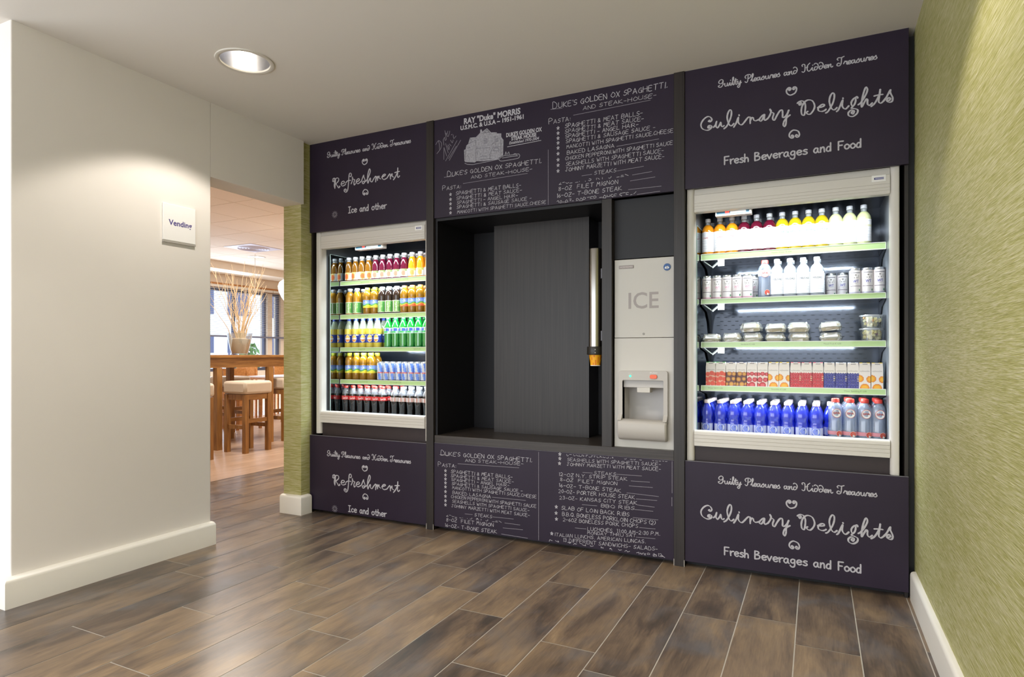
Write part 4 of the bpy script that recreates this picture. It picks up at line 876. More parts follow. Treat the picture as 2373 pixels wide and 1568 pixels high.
def berries(c1,c2,c3):
    def f(u,v):
        if v>.60+.012*math.sin(u*30): return WHT
        i=int(v*26); x=u*9+(.5 if i%2 else 0); q=math.hypot((x%1)-.5,((v*26)%1)-.5)
        if u>.86 and .25<v<.52 and int(v*40)%3==0: return 'd9c79a'
        return c2 if q<.22 else (c1 if q<.46 else c3)
    return f
carton('rasp',berries('cc3640','e58288','9c2028'),'d8596a'); carton('bluebry',berries('3a3a92','7f84c8','24245f'),'dfe4ee')
# --- sandwiches and fruit
M_film=clear_mat('crumpled_film','f2f4f2',.30,.10,.30)
def sandwich(key,seed,h=.048):
    rn=random.Random(seed); br=MB(); n=22
    br.lathe([(0,.003),(.036,.003),(.041,.009),(.0425,.017)],n,sq=lambda a:1+.04*math.cos(2*a),m=0,cap0=False,cap1=False)
    br.lathe([(.0430,.017),(.0445,.020),(.0430,.024)],n,m=1,cap0=False,cap1=False,sq=lambda a:1+.05*math.sin(5*a))
    br.lathe([(.0425,.024),(.0415,.034),(.034,h-.008),(.018,h-.004),(0,h-.003)],n,m=0,cap0=False,cap1=False)
    fl=MB(); nu,nv=26,7; rows=[]
    for j in range(nv+1):
        v=j/nv; row=[]
        for i in range(nu):
            a=2*math.pi*i/nu; c,s=math.cos(a),math.sin(a); e=.45
            x=math.copysign(abs(c)**e,c)*.0515; y=math.copysign(abs(s)**e,s)*.046
            k=(1-.45*max(0,v-.45)**1.3) if v>.45 else (.93+.16*v); 
            wob=1+.05*math.sin(7*a+4*v+seed)+rn.uniform(-.022,.022)+(.045 if abs(v-.43)<.08 else 0)
            row.append(fl.vert((x*k*wob,y*k*wob,.001+(h)*v+rn.uniform(-.0015,.0015))))
        rows.append(row)
    for j in range(nv):
        for i in range(nu): fl.face((rows[j][i],rows[j][(i+1)%nu],rows[j+1][(i+1)%nu],rows[j+1][i]))
    fl.face(rows[-1]); fl.face(rows[0][::-1])
    st=MB(); ax=rn.uniform(-.004,.004); t=rn.uniform(-.05,.05)
    st.obox((-.031+ax,-.0475,h*.50),(.062,.0,.062*t),(0,.014,.018),(0,-.0006,.0005))
    kind(key,'wrapped_sandwich','sandwich',(br,[pm('bread_crust','d9bd84',.8,noise=.12,nscale=60,bump=.2),pm('sandwich_filling','e6dfc4',.6,noise=.2,nscale=90)],50),[('wrapper',fl,[M_film],False),('sticker',st,[pm('paper_sticker','fbfbfa',.5)],False)])
for i in range(6): sandwich('sand%d'%i,i+2,.046+.004*(i%2))
def fruitcup(key,seed):
    rn=random.Random(seed); tub=MB().lathe([(.040,.0005),(.0455,.002),(.0475,.02),(.051,.058)],32,cap1=False)
    lid=MB().lathe([(.050,.056),(.0555,.0565),(.0562,.059),(.0562,.062),(.054,.0655),(.050,.0655),(.048,.0635),(0,.0635)],32,cap0=False,cap1=False)
    fr=MB()
    for i in range(40):
        a=rn.uniform(0,6.28); rr=.038*math.sqrt(rn.random()); z=.012+.044*rn.random(); s=rn.uniform(.008,.013)
        col='e9d98a' if rn.random()<.6 else ('f0e6b4' if rn.random()<.7 else ('e5a860' if rn.random()<.5 else '8d4a5e'))
        M=Euler((rn.uniform(0,3),rn.uniform(0,3),rn.uniform(0,3))).to_matrix()
        rr=min(rr,.0445-s); z=min(max(z,s+.003),.060-s)
        c=Vector((rr*math.cos(a),rr*math.sin(a),z)); ax,ay,az=M@Vector((s*1.4,0,0)),M@Vector((0,s*1.1,0)),M@Vector((0,0,s*.9))
        fr.obox(c-ax*.5-ay*.5-az*.5,ax,ay,az,0,col)
    kind(key,'fruit_cup','fruit cup',(tub,[clear_mat('clear_tub','eef3f0',.10,.05,.22)],40),[('lid',lid,[clear_mat('clear_lid','f2f6fa',.35,.06,.3)],40),('fruit_pieces',fr,[M_print],False)])
fruitcup('fruit0',4); fruitcup('fruit1',9)
# --- left cooler drinks
JP=[(.022,0),(.028,.0012),(.0302,.005),(.0302,.072),(.0290,.080),(.0285,.084),(.0278,.10),(.0255,.118),(.0225,.134),(.0195,.146),(.0180,.151)]
def juice(key,name,col,f):
    lb=band(MB(),.0306,.016,.070,f,36,14)
    kind(key,name,'bottle',(MB().lathe(JP,26),[liquid('juice_'+key,col)],40),[('neck',MB().lathe([(.018,.151),(.0172,.155),(.0172,.162),(.0195,.1625),(.0195,.165),(.0172,.1655)],20,cap0=False,cap1=False),[MATS['clear_neck']],40),('cap',cap(.0192,.1655,.1825),[pm('cap_white','e4e4e8',.3,spec=.6)],40),('label',lb,[M_print],40)])
def jl(c1,c2,c3):
    def f(u,v):
        q=math.hypot((u+.06)*3.0,(v-.45)*1.3)
        if abs(u)<.34:
            if q<.42: return c1
            if q<.56: return c2
            if v>.7 and abs(u)<.2: return c3
        if .42<u<.52 and .15<v<.75: return 'b9bec8' if int(u*60)%2 else 'f2f2f4'
        return 'f1efee'
    return f
juice('amber','juice_bottle','8a5a12',jl('e4703a','efa85c','e8d08a')); juice('purple','juice_bottle','64102f',jl('e08a72','eab49c','8fa06a')); juice('orange','juice_bottle','ea9c1c',jl('f0a458','f4c890','c4c860'))
TP=[(.024,0),(.030,.0015),(.0325,.006),(.0325,.110),(.0318,.118),(.0325,.124),(.0320,.134),(.029,.150),(.024,.163),(.0185,.172)]
def tea(key,col,capc):
    def f(u,v):
        if v<.05 or v>.95: return 'dfe6c8'
        if u<-.24: return 'e9efe0' if abs(u+.30)<.02 else '6f8a52'
        if -.24<=u<.05: return '7fae5c' if int((v+u)*9)%4 else '92bd6e'
        if .05<=u<.30: return '4f9a4a'
        if .38<u<.5 and v<.5: return 'd7dbd2'
        return '6a8f4c'
    lb=band(MB(),.0329,.014,.096,f,36,20)
    def rot(x0,z0): return lambda x,y:wrap(.0333,z0,x0)(-y,x)
    add_text(lb,'EARTH',rot(-.004,.024),width=.060,cap=.0105,c='f0f4e4',bold=.02); add_text(lb,'ICE TEA',rot(.008,.052),width=.034,cap=.006,c='e4ecc0',bold=.01)
    kind(key,'tea_bottle','bottle',(MB().lathe(TP,26),[liquid('tea_'+key,col)],40),[('neck',MB().lathe([(.0185,.172),(.0175,.175),(.0175,.180),(.0195,.1805),(.0195,.183)],20,cap0=False,cap1=False),[MATS['clear_neck']],40),('cap',cap(.0190,.1815,.1965),[MATS['cap_white']],40),('label',lb,[M_print],40)])
tea('gtea','a8761a','w'); tea('dtea','2a1d16','w')
IP=[(.024,0),(.030,.0015),(.0325,.006),(.0325,.046),(.0328,.05),(.0328,.106),(.0318,.112),(.0318,.116),(.0328,.122),(.0330,.132),(.0318,.145),(.0285,.158),(.0225,.168),(.0170,.174)]
def icetea(key,c_bot,capc):
    def f(u,v):
        q=math.hypot((u+.08)*3.4,(v-.72)*1.15); w=.30+.10*math.sin(u*9+.6)
        if q<.26: return 'e2e6f6' if (int(q*26)%2 and q>.05) else '5f78c4'
        if v<w-.12: return c_bot
        if v<w: return 'e0dd5a' if c_bot[0]=='e' and c_bot[1]!='8' else 'f0b04a'
        if v<w+.16: return '5fa648'
        if .40<u<.55 and v>.2: return 'cdd4ea' if int(u*50)%2 else 'eef0f8'
        return '86a2dc' if v<.85 else '7089d0'
    lb=band(MB(),.0332,.050,.1055,f,48,24)
    kind(key,'tea_bottle','bottle',(MB().lathe(IP,26),[liquid('icetea','8f6412')],40),[('cap',cap(.0185,.1745,.1965),[pm('cap_'+capc,capc,.3,spec=.6)],40),('label',lb,[M_print],40)])
icetea('ytea','e4cf3a','d9dc4a'); icetea('otea','e8704a','f59a4c')
OP=[(.024,0),(.030,.0015),(.0325,.006),(.0325,.128),(.0315,.138),(.028,.152),(.0225,.170),(.0165,.190),(.0138,.200)]
def orf(u,v):
    q=math.hypot((u+.06)*3.2,(v-.5)*1.25)
    if q<.56:
        if v<.38: return 'f08a3a' if q<.46 else 'f6d890'
        if .38<=v<.58: return 'e8e6e0' if int(v*40)%3 else 'b9b4b0'
        return 'f2c25c' if q<.5 else 'f6e6b0'
    if v>.82 and .1<u<.3: return 'dfe3f4'
    if abs(u)>.55: return 'c6cbe2'
    return '3346a4'
lb=band(MB(),.0329,.038,.098,orf,48,24)
kind('osoda','soda_bottle','bottle',(MB().lathe([p for p in OP if p[1]<=.139],26),[liquid('orange_soda','d9c44a')],40),[('neck',MB().lathe([p for p in OP if p[1]>=.136],24,cap0=False,cap1=False),[clear_mat('clear_tinted','dfe8d2',.3,.05,.25)],40),('cap',cap(.0150,.198,.214),[pm('cap_blue','34489e',.3)],40),('label',lb,[M_print],40)])
GP_=[(.024,0),(.029,.0015),(.0315,.008),(.0305,.03),(.0315,.05),(.0305,.07),(.0318,.095),(.0322,.10),(.0322,.142),(.031,.150),(.0265,.165),(.020,.182),(.0150,.198)]
def spf(u,v):
    if v>.93 or v<.06: return 'e8eef0'
    q=math.hypot((u+.20)*4,(v-.66)*1.3)
    if q<.30: return 'd9d65a' if q<.16 else 'c9d8e4'
    if v>.46: return '3f57b4' if u<.12 else 'b6b9e0'
    return '4fae62' if u<-.02 else 'a9d2b4'
lb=band(MB(),.0326,.100,.140,spf,40,14)
kind('lime','soda_bottle','bottle',(MB().lathe(GP_,26,cap1=False),[clear_mat('green_plastic','149a32',.72,.05,.22)],40),[('cap',cap(.0152,.197,.213),[pm('cap_green','2f9a4a',.3)],40),('label',lb,[M_print],40)])
KP=[(.022,0),(.0265,.0015),(.0285,.008),(.0262,.03),(.0268,.05),(.0290,.072),(.0320,.092),(.0325,.10),(.0325,.128),(.0310,.140)]
KN=[(.0310,.140),(.0265,.156),(.0205,.170),(.0155,.180),(.0140,.184)]
def cola(key,f,txt,capm):
    lb=band(MB(),.0329,.099,.1275,f,48,8)
    if txt:
        pl=wrap(.0334,.108,-.019); word(lb,SCRIPT,'Coca-Cola',0,.040,0,.0125,pl,.0016,c='f2e2de',var=.3)
        ribbon(lb,[(0,-.003),(.012,-.0045),(.026,-.002),(.038,-.004)],.0014,pl,c='f2e2de')
    kind(key,'cola_bottle','bottle',(MB().lathe(KP,26,cap1=False),[pm('cola_dark','17100e',.06,spec=.7,coat=.6)],40),[('neck',MB().lathe(KN,24,cap0=False,cap1=False),[clear_mat('clear_grey','c9cdd4',.28,.05,.3)],40),('cap',cap(.0158,.183,.200),[capm],40),('label',lb,[M_print],40)])
cola('cola',lambda u,v:'cf2f30' if .08<v<.95 else 'b82a2c',True,MATS['cap_red'])
cola('colal',lambda u,v:['c9a79c','b58a80','d8c6bc','b9b0aa','e6e2e6','c08478'][int((u+1)*22)%6],False,MATS['cap_white'])

# --- stock the right cooler
RC='right cooler'; LC='left cooler'
rn=random.Random(21)
def row(keys,xs,y,z,desc,where,group,rz=0,jit=10,i0=0,front=True,fmt=None):
    for i,x in enumerate(xs):
        k=keys if isinstance(keys,str) else keys[i]
        w=ORD[i+i0]
        lab=(fmt or '{o} {d} from left, front row, {w}').format(o=w,d=desc,w=where)
        put(k,x,y,z,lab,group,rz+rn.uniform(-jit,jit))
BH='{d} behind the {o} in front, {w}'
TOP='right cooler top shelf'; S2='right cooler second shelf'; S3='right cooler third shelf'; S4='right cooler fourth shelf'; S5='right cooler bottom level'
z=1.6557; g='vitamin drinks on the top shelf of the right cooler'
for k,xs,d in (('care',(-.539,-.4753,-.4123),'orange CARE drink bottle'),('focus',(-.3501,-.2872,-.223),'dark red FOCUS drink bottle'),('everyday',(-.1604,-.0984,-.0349,.0267),'yellow EVERYDAY drink bottle'),('defence',(.0901,.153,.2156),'pale green DEFENCE drink bottle')):
    row(k,xs,.26,z,d,TOP,g,8,20)
    if k in ('care','focus'): row(k,[x+.003 for x in xs],.38,z,d,TOP,g,0,40,fmt=BH)
z=1.4097; g='drinks on the second shelf of the right cooler'
row('pinkcan',(-.5435,-.4905,-.4375,-.3845,-.3315),.255,z,'white can with pink lettering',S2,g,4,10)
put('pinkcan',-.304,.345,z,'white can with pink lettering set back beside the water bottle, '+S2,g,-10)
put('spaw',-.2466,.265,z,'clear water bottle with red cap, '+S2,g,6)
row('reload',(-.1861,-.123,-.0605,.0039),.26,z,'clear RELOAD drink bottle',S2,g,4,6)
row('reload',(-.1811,-.118,-.0555,.0089),.345,z,'clear RELOAD drink bottle',S2,g,0,30,fmt=BH)
row('bluecan',(.1765,.2305,.2826),.255,z,'white can with dark blue lettering',S2,g,6,10)
for x,w in ((.0719,'nearer the clear bottles'),(.1272,'nearer the front cans')): put('bluecan',x,.42,z,'white can with blue lettering set back %s, %s'%(w,S2),g,0)
z=1.1752; g='wrapped sandwiches on the third shelf of the right cooler'
SX=(-.5165,-.4073,-.3044,-.1938,-.0779,.0672)
put('sand0',SX[0],.255,z,'single wrapped sandwich at the left end, '+S3,g,3); put('sand1',SX[1],.255,z,'single wrapped sandwich, second from the left, '+S3,g,-4)
for i in range(4):
    w=('first','second','third','fourth')[i]
    put('sand%d'%(i+1),SX[i+2],.255,z,'lower wrapped sandwich of the %s stack from the left, %s'%(w,S3),g,(-1,3,-4,2)[i])
    o=put('sand%d'%((i+3)%6),SX[i+2]-(.006,-.002,.004,-.001)[i],.255,z+.0505,'upper wrapped sandwich of the %s stack from the left, %s'%(w,S3),g,(-9,5,3,-6)[i])
    if i in (0,3): o.rotation_euler[1]=R(-4); o.location.z+=.004
g='fruit cups on the third shelf of the right cooler'
put('fruit0',.2497,.255,z,'lower clear cup of mixed fruit at the right end, '+S3,g); put('fruit1',.2507,.255,z+.066,'upper clear cup of mixed fruit at the right end, '+S3,g,60)
z=.9378; g='juice cartons on the fourth shelf of the right cooler'
CX=[-.5181,-.4656,-.4121,-.3598,-.306,-.2539,-.2004,-.1492,-.0953,-.044,.0084,.0612,.1132,.1666,.2172,.2701]
i=0
for k,n,d in (('straw',2,'strawberry juice carton'),('passion',2,'passion fruit juice carton'),('pome',2,'pomegranate juice carton'),('mango',2,'mango juice carton in the middle'),('rasp',3,'raspberry juice carton'),('bluebry',3,'blueberry juice carton'),('mango',2,'mango juice carton at the right end')):
    for j in range(n): put(k,CX[i],.2365,z,'%s %s, %s'%(('left','right') [j] if n==2 else ('left','middle','right')[j],d,S4),g,rn.uniform(-1.0,1.0)); i+=1
z=.6842; g='blue water bottles on the bottom level of the right cooler'
BX=[-.5363,-.4680,-.4000,-.3330,-.2660,-.1990,-.1330,-.0665,.0010]
ROWN=('front','second','third','back')
for r_ in range(4):
    for i,x in enumerate(BX):
        put('blue',x+.001*r_,.222+.0705*r_,z,'%s blue water bottle from left, %s row, %s'%(ORD[i],ROWN[r_],S5),g,rn.uniform(-14,14))
put('blue',.0665+.0015,.2925,z,'tenth blue water bottle set back beside the clear water, '+S5,g,0)
put('blue',.0695,.363,z,'blue water bottle behind the tenth one, '+S5,g,0)
g='clear sparkling water bottles on the bottom level of the right cooler'
for r_ in range(3):
    for i,x in enumerate((.0725,.1415,.2105,.2765)):
        xx=x-.004*r_ if i else x+.070*0
        if i==0 and r_: xx=.0725+.0675
        if r_ and i==0: continue
        put('spa',(.0880,.1540,.2175,.2765)[i] if r_==0 else (.1490,.2160,.2765)[i-1],.222+.0705*r_,z,'%s red-capped clear water bottle from left, %s row, %s'%(ORD[i if r_==0 else i-1],ROWN[r_],S5),g,rn.uniform(-6,10))

# --- stock the left cooler
TOP='left cooler top shelf'; S2='left cooler second shelf'; S3='left cooler third shelf'; S4='left cooler fourth shelf'; S5='left cooler bottom level'
z=1.6382; g='juice bottles on the top shelf of the left cooler'; VIEW=32
def rows2(k,xs,y,z,d,w,g,dy,jit=12,dx=0.,n=2,fronts=True):
    row(k,xs,y,z,d,w,g,VIEW,jit)
    if n>1: row(k,[x+dx for x in xs],y+dy,z,d,w,g,VIEW,40,fmt=BH)
rows2('amber',(-3.0849,-3.0228,-2.9625,-2.9015),.26,z,'amber juice bottle',TOP,g,.066,30)
rows2('purple',(-2.8386,-2.7764,-2.714,-2.6537,-2.5908),.26,z,'purple juice bottle',TOP,g,.066,10)
rows2('orange',(-2.5236,-2.4545,-2.386,-2.3245),.26,z,'orange juice bottle',TOP,g,.066,8)
z=1.3957; g='tea bottles on the second shelf of the left cooler'
rows2('gtea',(-3.0769,-3.0086),.26,z,'amber tea bottle with green label',S2,g,.069,20)
rows2('ytea',(-2.9145,-2.8479),.26,z,'yellow-capped iced tea bottle',S2,g,.068)
rows2('dtea',(-2.781,-2.7206-.0005,-2.6540),.26,z,'dark tea bottle with green label',S2,g,.068)
rows2('otea',(-2.5880,-2.5218,-2.4555,-2.389,-2.322),.26,z,'orange-capped iced tea bottle',S2,g,.068)
z=1.1582; g='soda bottles on the third shelf of the left cooler'
rows2('osoda',(-3.0862,-3.0196,-2.9536,-2.8876,-2.8216),.26,z,'pale orange soda bottle with blue label',S3,g,.068,14)
rows2('lime',(-2.7277,-2.6619,-2.5969,-2.5328,-2.4675,-2.402,-2.337),.26,z,'green lime soda bottle',S3,g,.067,12)
z=.9262; g='drinks on the fourth shelf of the left cooler'
rows2('ytea',(-3.0813,-3.0133,-2.9465,-2.8795),.26,z,'yellow-capped iced tea bottle',S4,g,.068,16)
rows2('redbluecan',(-2.8145+.028,-2.7345,-2.6815,-2.6285,-2.5755,-2.5225,-2.4695,-2.4165,-2.3635,-2.3105),.25,z,'blue and silver can',S4,g,.0545,25)
z=.6842; g='cola bottles on the bottom level of the left cooler'
CL=(-3.0845,-3.0180,-2.9515,-2.8850,-2.8185,-2.7520); CW=(-2.6463,-2.5797,-2.5131,-2.4465,-2.3799)
for r_ in range(3):
    for i,x in enumerate(CL): put('cola',x+.002*r_,.228+.068*r_,z,'%s red-label cola bottle from left, %s row, %s'%(ORD[i],ROWN[r_],S5),g,VIEW+rn.uniform(-10,10))
    for i,x in enumerate(CW): put('colal',x+(.031+.002*r_ if r_ else 0),.228+.068*r_,z,'%s white-capped cola bottle from left, %s row, %s'%(ORD[i],ROWN[r_],S5),g,VIEW+rn.uniform(-20,20))
for r_ in (1,2): put('cola',-2.6835,.228+.068*r_,z,'red-label cola bottle in the gap before the white caps, %s row, %s'%(ROWN[r_],S5),g,VIEW)

# ------------------------------------------------------------------ dining room seen through the opening
M_cream=pm('cream_wall_paint','e3d6c4',.9,noise=.01,nscale=3)
DZ=2.72
def tile_ceiling():
    mb=MB(); x0,y0=-5.54,1.30
    mb.box(-10.2,-3.39,-2.4,8.4,DZ+.006,DZ+.05,1)
    for i in range(-8,5):
        for j in range(-7,13):
            xa,ya=x0+.6*i,y0+.6*j; xb,yb=xa+.6,ya+.6
            xa,xb=max(xa,-9.95),min(xb,-3.39); ya,yb=max(ya,-2.3),min(yb,8.3)
            if xb-xa<.05 or yb-ya<.05: continue
            mb.box(xa+.004,xb-.004,ya+.004,yb-.004,DZ,DZ+.007)
    return struct(mb.build('ceiling',[pm('ceiling_tile','e2d5c4',.9,noise=.02,nscale=60),pm('ceiling_grid','f1ebe2',.6)]))
tile_ceiling()
struct(MB().box(-9.8,-9.2,-2.3,8.3,2.585,DZ).build('trim_2',M_cream))
WX=-9.8; WIN=[(1.2,5.65),(5.77,5.99),(6.12,8.1)]
def west_wall():
    mb=MB(); ys=[-2.3]+[v for w in WIN for v in w]+[8.3]
    for i in range(0,len(ys),2): mb.box(WX-.2,WX,ys[i],ys[i+1],0,DZ)
    for a,b in WIN: mb.box(WX-.2,WX,a,b,0,.80); mb.box(WX-.2,WX,a,b,2.33,DZ)
    return struct(mb.build('wall_west',M_cream))
west_wall()
struct(MB().box(-10,-3.2,8.2,8.4,0,DZ).build('wall_north',M_cream)); struct(MB().box(-10,-4.6,-2.4,-2.2,0,DZ).build('wall_south',M_cream))
struct(MB().box(-3.39,-3.2,.75,8.2,0,DZ).build('wall_east',M_cream))
M_oak=wood_mat('oak_trim','a8703c','c48c54',(30,3,30),.4); M_teak=wood_mat('teak_furniture','7a5024','a67840',(40,40,4),.38,.45); M_teakx=wood_mat('teak_furniture_long','7a5024','a67840',(40,4,40),.36,.45)
struct(MB().box(WX,WX+.05,-2.2,8.2,2.33,2.42).build('trim_3',M_oak))
M_wframe=pm('window_frame_dark','59617a',.4,noise=.03); M_pane=clear_mat('window_glass','e8f2ff',.02,.02,.08)
for k,(a,b) in enumerate(WIN):
    t=bpy.data.objects.new('window_%d'%(k+1),None); COL.objects.link(t); t.location=(WX-.08,(a+b)/2,.8); struct(t); w=(b-a)/2
    f=MB()
    f.box(-.03,.03,-w,w,0,.05); f.box(-.03,.03,-w,w,1.48,1.53)
    for y in (-w,w-.04): f.box(-.03,.03,y,y+.04,.05,1.48)
    if k==0: f.box(-.03,.03,4.905-(a+b)/2-.022,4.905-(a+b)/2+.022,.05,1.48)
    f.build('window_frame',M_wframe,t); MB().box(-.004,.004,-w+.06,w-.06,.05,1.48).build('pane',M_pane,t)
    lab=('wide pale venetian blind behind the branches in the vase','narrow pale venetian blind left of the big lamp','pale venetian blind half hidden by the green column')[k]
    b_=empty('venetian_blind',(WX+.07,(a+b)/2,1.45),lab,'blind','venetian blinds of the dining room'); ex=.055
    sl=MB()
    n=24
    for i in range(n):
        z=.03+.036*i; sl.poly([(-.014,-w-ex,z),(.014,-w-ex,z+.004),(.014,w+ex,z+.004),(-.014,w+ex,z)])
    o=sl.build('slats',pm('blind_slat','cfc6ba',.5),b_)
    MB().box(-.016,.016,-w-ex,w+ex,-.02,.012).build('bottom_rail',pm('blind_rail','6f7488',.4),b_); MB().box(-.02,.02,-w-ex,w+ex,.885,.93).build('head_rail',M_trim,b_)
# building across the street, low wall, shrub
t=empty('street_building',(-16,6,0),'white building with dark windows seen through the blinds','building')
M_facade=pm('white_facade','eef1f6',.8,noise=.02,nscale=2); M_dwin=pm('facade_window','3f4d72',.2)
mb=MB().box(-.4,0,-9,9,-.2,9); mb.build('facade',M_facade,t)
for i in range(14):
    for z in (.5,2.3,4.2): MB().box(.0,.03,-8.7+1.25*i,-7.95+1.25*i,z,z+1.15).build('window',M_dwin,t)
t=empty('fence',(-13.2,6,0),'white picket fence outside the dining room windows','fence'); mb=MB()
for i in range(60): mb.box(-.02,.02,-6+.2*i,-5.9+.2*i,0,1.15)
mb.box(.02,.04,-6,6,.85,.93); mb.build('pickets',M_facade,t)['kind']='stuff'
mb=MB(); rn=random.Random(8)
for i in range(420):
    a=rn.uniform(0,6.28); r=.42*math.sqrt(rn.random()); z=rn.uniform(.05,1.35); r*=1-.45*z/1.35; s=rn.uniform(.05,.10)
    M=Euler((rn.uniform(0,3),rn.uniform(0,3),rn.uniform(0,3))).to_matrix(); c=Vector((r*math.cos(a),r*math.sin(a),z))
    mb.poly([c+M@Vector((-s,0,0)),c+M@Vector((0,-s*.5,0)),c+M@Vector((s,0,0)),c+M@Vector((0,s*.5,0))])
o=mb.build('shrub',pm('leaf_green','4f8a3c',.6,noise=.2,nscale=3),fix=False); o.location=(-12.2,7.25,0); tag(o,'green leafy shrub outside the narrow window','shrub')
struct(MB().box(-16.4,-10.0,-4,14,-.25,-.05).build('ground',pm('street_paving','b9bcc0',.9,noise=.05)))

# ceiling vent and lamps of the dining room
t=empty('ceiling_vent',(-7.64,3.40,DZ),'square ceiling vent with round diffuser in the dining room ceiling','vent')
MB().box(-.29,.29,-.29,.29,-.006,-.0005).build('plate',pm('vent_white','d9dcee',.4),t)
v=MB()
for r in (.05,.09,.13,.17,.21): v.lathe([(r,-.006),(r+.012,-.02),(r+.03,-.006)],32,cap0=False,cap1=False)
v.build('diffuser',pm('vent_ring','c9cbdc',.4),t,smooth=40)
def lamp_round(x,y,label):
    t=empty('ceiling_downlight',(x,y,DZ),label,'ceiling light','round downlights of the dining room')
    MB().lathe([(.115,-.001),(.118,-.006),(.14,-.004),(.142,-.0005)],36,cap0=False,cap1=False).build('trim_ring',M_trim,t,smooth=True)
    MB().lathe([(.0,-.0012),(.115,-.0012)],36,cap0=False,cap1=False).build('reflector',pm('lit_reflector','dfe2ea',.15,metal=.8,emit='fff2e0',estr=.9),t)
    MB().lathe([(0,-.012),(.02,-.010),(.028,-.002)],16,cap1=False).build('bulb',M_bulb,t)
lamp_round(-8.30,4.05,'round shiny downlight above the branches, beyond the ceiling vent'); lamp_round(-8.9,5.9,'flat dark downlight half hidden by the green column')
M_opal=pm('opal_glass_lit','ffffff',.3,emit='fff3e2',estr=2.6)
t=empty('pendant_lamp',(-6.04,2.63,1.72),'large white egg-shaped pendant lamp beside the green column','pendant lamp')
MB().lathe([(0,0),(.05,.012),(.10,.055),(.15,.13),(.18,.20),(.19,.26),(.175,.31),(.13,.345),(.05,.36),(0,.362)],32,cap0=False,cap1=False).build('globe',M_opal,t,smooth=True)
MB().tube([(0,0,.36),(0,0,1.0)],.004,6).build('cord',M_trim,t)
t=empty('pendant_lamp',(-8.1,3.84,1.56),'small bright pendant lamp hanging in front of the window','pendant lamp')
MB().lathe([(0,0),(.045,.012),(.07,.05),(.06,.085),(.03,.105),(0,.11)],20,cap0=False,cap1=False).build('globe',M_opal,t,smooth=True)
MB().tube([(0,0,.11),(0,0,1.16)],.004,6).build('cord',M_trim,t)

# bar table, stools
t=empty('bar_table',(-6.6,2.1,0),'long high wooden bar table behind the opening','table')
MB().box(-.40,.40,-1.5,1.9,1.072,1.105).build('tabletop',M_teakx,t,bevel=.003)
for x in (.335,-.36): MB().box(x,x+.025,-1.45,1.85,.955,1.0715).build('apron',M_teakx,t)
for y in (-1.45,1.825): MB().box(-.33,.33,y,y+.025,.955,1.0715).build('apron',M_teak,t)
for x in (.325,-.39):
    for y in (-1.2,-.44,.32,1.4): MB().box(x,x+.07,y-.035,y+.035,0,1.0715 if False else .9545).build('leg',M_teak,t)
M_seat=pm('cream_leather','cfc2b2',.5,noise=.02,nscale=20)
def stool(x,y,label,proto=[None]):
    if proto[0] is not None:
        o=copy_tree(proto[0],(x,y,0)); o['label']=label; return o
    t=empty('bar_stool',(x,y,0),label,'bar stool','cream bar stools at the bar table'); proto[0]=t; a,b=.17,.185
    cu=MB().box(-a-.012,a+.012,-b-.012,b+.012,.662,.808).build('cushion',M_seat,t,bevel=.03)
    for sx in (-1,1):
        for sy in (-1,1): MB().box(sx*a,sx*(a-.05),sy*b,sy*(b-.05),0,.66).build('leg',M_teak,t)
    for s in (-1,1):
        MB().box(-a+.05,a-.05,s*b-s*.008,s*b-s*.034,.60,.66).build('rail',M_teak,t); MB().box(s*a-s*.008,s*a-s*.034,-b+.05,b-.05,.60,.66).build('rail',M_teakx,t)
        MB().box(-a+.05,a-.05,s*b-s*.01,s*b-s*.036,.27,.315).build('stretcher',M_teak,t); MB().box(s*a-s*.01,s*a-s*.036,-b+.05,b-.05,.34,.385).build('stretcher',M_teakx,t)
    return t
stool(-5.89,1.785,'cream bar stool in the middle of the opening, in front of the bar table')
stool(-5.89,1.01,'cream bar stool at the left, mostly hidden by the white wall')
stool(-6.30,2.72+.02,'cream bar stool pushed under the bar table, beside the green column')
stool(-7.35,1.7,'cream bar stool on the far side of the bar table, left'); stool(-7.35,2.75,'cream bar stool on the far side of the bar table, right')
# vase with pale branches
t=empty('glass_vase',(-6.62,2.29,1.1055),'clear glass vase with cream filling on the bar table','vase')
MB().lathe([(0,.001),(.088,.001),(.096,.012),(.115,.08),(.138,.19),(.152,.275),(.148,.275),(.134,.19),(.111,.08),(.09,.016),(0,.014)],36,cap0=False,cap1=False).build('glass',clear_mat('vase_glass','eef4f6',.06,.03,.3),t,smooth=40)
mb=MB(); rn=random.Random(4)
mb.lathe([(0,.016),(.088,.018),(.108,.08),(.128,.17),(.12,.20),(.06,.215),(0,.21)],28,cap0=False,cap1=False,sq=lambda a:1+.02*math.sin(9*a))
mb.build('shredded_filling',pm('cream_shreds','f3e5cf',.9,noise=.1,nscale=60,bump=.8),t,smooth=True)
br=empty('branch_bundle',(-6.62,2.29,1.30),'tall bundle of pale dry branches standing in the glass vase','branches')
M_branch=pm('pale_branch','e3cfae',.8,noise=.1,nscale=40)
rn=random.Random(17)
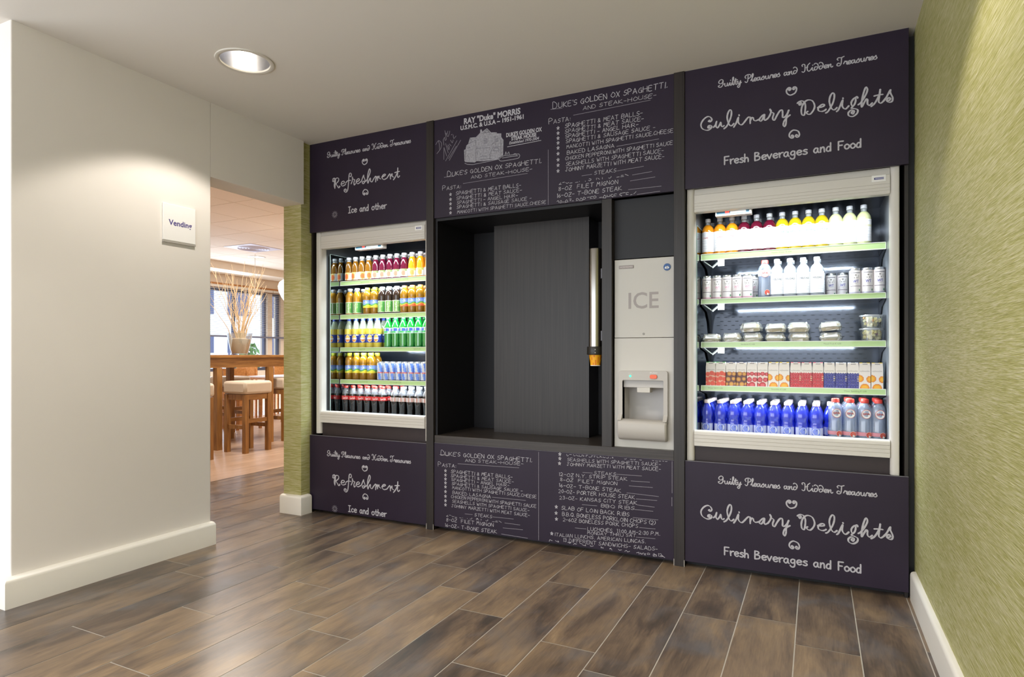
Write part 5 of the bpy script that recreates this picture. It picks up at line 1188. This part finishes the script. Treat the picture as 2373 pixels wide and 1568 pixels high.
for k in range(30):
    # screen-wise spread runs along +y/-y; lean each branch outwards
    a=rn.uniform(0,2*math.pi); lean=rn.uniform(.10,.42)*(1.5 if k%5==0 else 1); h=rn.uniform(.6,1.02)
    dx,dy=math.cos(a)*lean*.7+.0,math.sin(a)*lean+.04
    p=[(dx*.08+rn.uniform(-.03,.03),dy*.08+rn.uniform(-.03,.03),-.02)]
    for i in range(1,9):
        q=i/8; p.append((p[0][0]+dx*q**1.2+rn.uniform(-.014,.014),p[0][1]+dy*q**1.2+rn.uniform(-.014,.014),-.02+h*q))
    mb=MB().tube(p,.0062,6,taper=.0018)
    for f in range(2 if k%2 else 1):
        i=rn.randint(3,6); s=p[i]; e=(s[0]+rn.uniform(-.12,.12),s[1]+rn.uniform(-.16,.16),s[2]+rn.uniform(.14,.28)); m_=((s[0]*.55+e[0]*.45)+rn.uniform(-.02,.02),(s[1]*.55+e[1]*.45)+rn.uniform(-.02,.02),(s[2]+e[2])/2)
        mb.tube([s,m_,e],.0042,5,taper=.0015)
    mb.build('branch',M_branch,br,smooth=True)
# dining chairs and pale tables further back
def chair(x,y,rz,label,proto=[None]):
    if proto[0] is not None:
        o=copy_tree(proto[0],(x,y,0),R(rz)); o['label']=label; return o
    t=empty('dining_chair',(x,y,0),label,'chair','wooden chairs at the pale tables',R(rz)); proto[0]=t
    MB().box(-.21,.21,-.2,.2,.43,.455).build('seat',M_oak,t,bevel=.004)
    b=MB(); b.prism([(-.20,.0),(-.17,-.018),(0,-.03),(.17,-.018),(.20,.0),(.20,.015),(.17,-.003),(0,-.015),(-.17,-.003),(-.20,.015)],'z',.70,.90); q=b.build('backrest',M_oak,t); q.location=(0,.19,0)
    for sx in (-1,1):
        MB().box(sx*.20,sx*.165,.165,.20,0,.86).build('leg',M_oak,t); MB().box(sx*.20,sx*.165,-.2,-.165,0,.43).build('leg',M_oak,t)
    return t
chair(-7.76,3.30,80,'wooden chair with curved back behind the bar table'); chair(-8.93,4.25,-95,'wooden chair behind the right leg of the bar table'); chair(-8.93,5.05,-95,'wooden chair nearest the green column'); chair(-7.72,2.42,80,'wooden chair at the left behind the bar table')
def ptable(x,y,label,proto=[None]):
    if proto[0] is not None:
        o=copy_tree(proto[0],(x,y,0)); o['label']=label; return o
    t=empty('dining_table',(x,y,0),label,'table','pale dining tables'); proto[0]=t
    MB().box(-.4,.4,-.42,.42,.725,.75).build('tabletop',pm('pale_laminate','eceaf0',.3),t,bevel=.003); MB().box(-.39,.39,-.41,.41,.69,.7245).build('apron',M_oak,t)
    for sx in (-1,1):
        for sy in (-1,1): MB().box(sx*.39,sx*.34,sy*.41,sy*.36,0,.69).build('leg',M_oak,t)
    return t
ptable(-8.45,3.15,'pale dining table at the left by the window'); ptable(-8.25,4.6,'pale dining table at the right by the window')
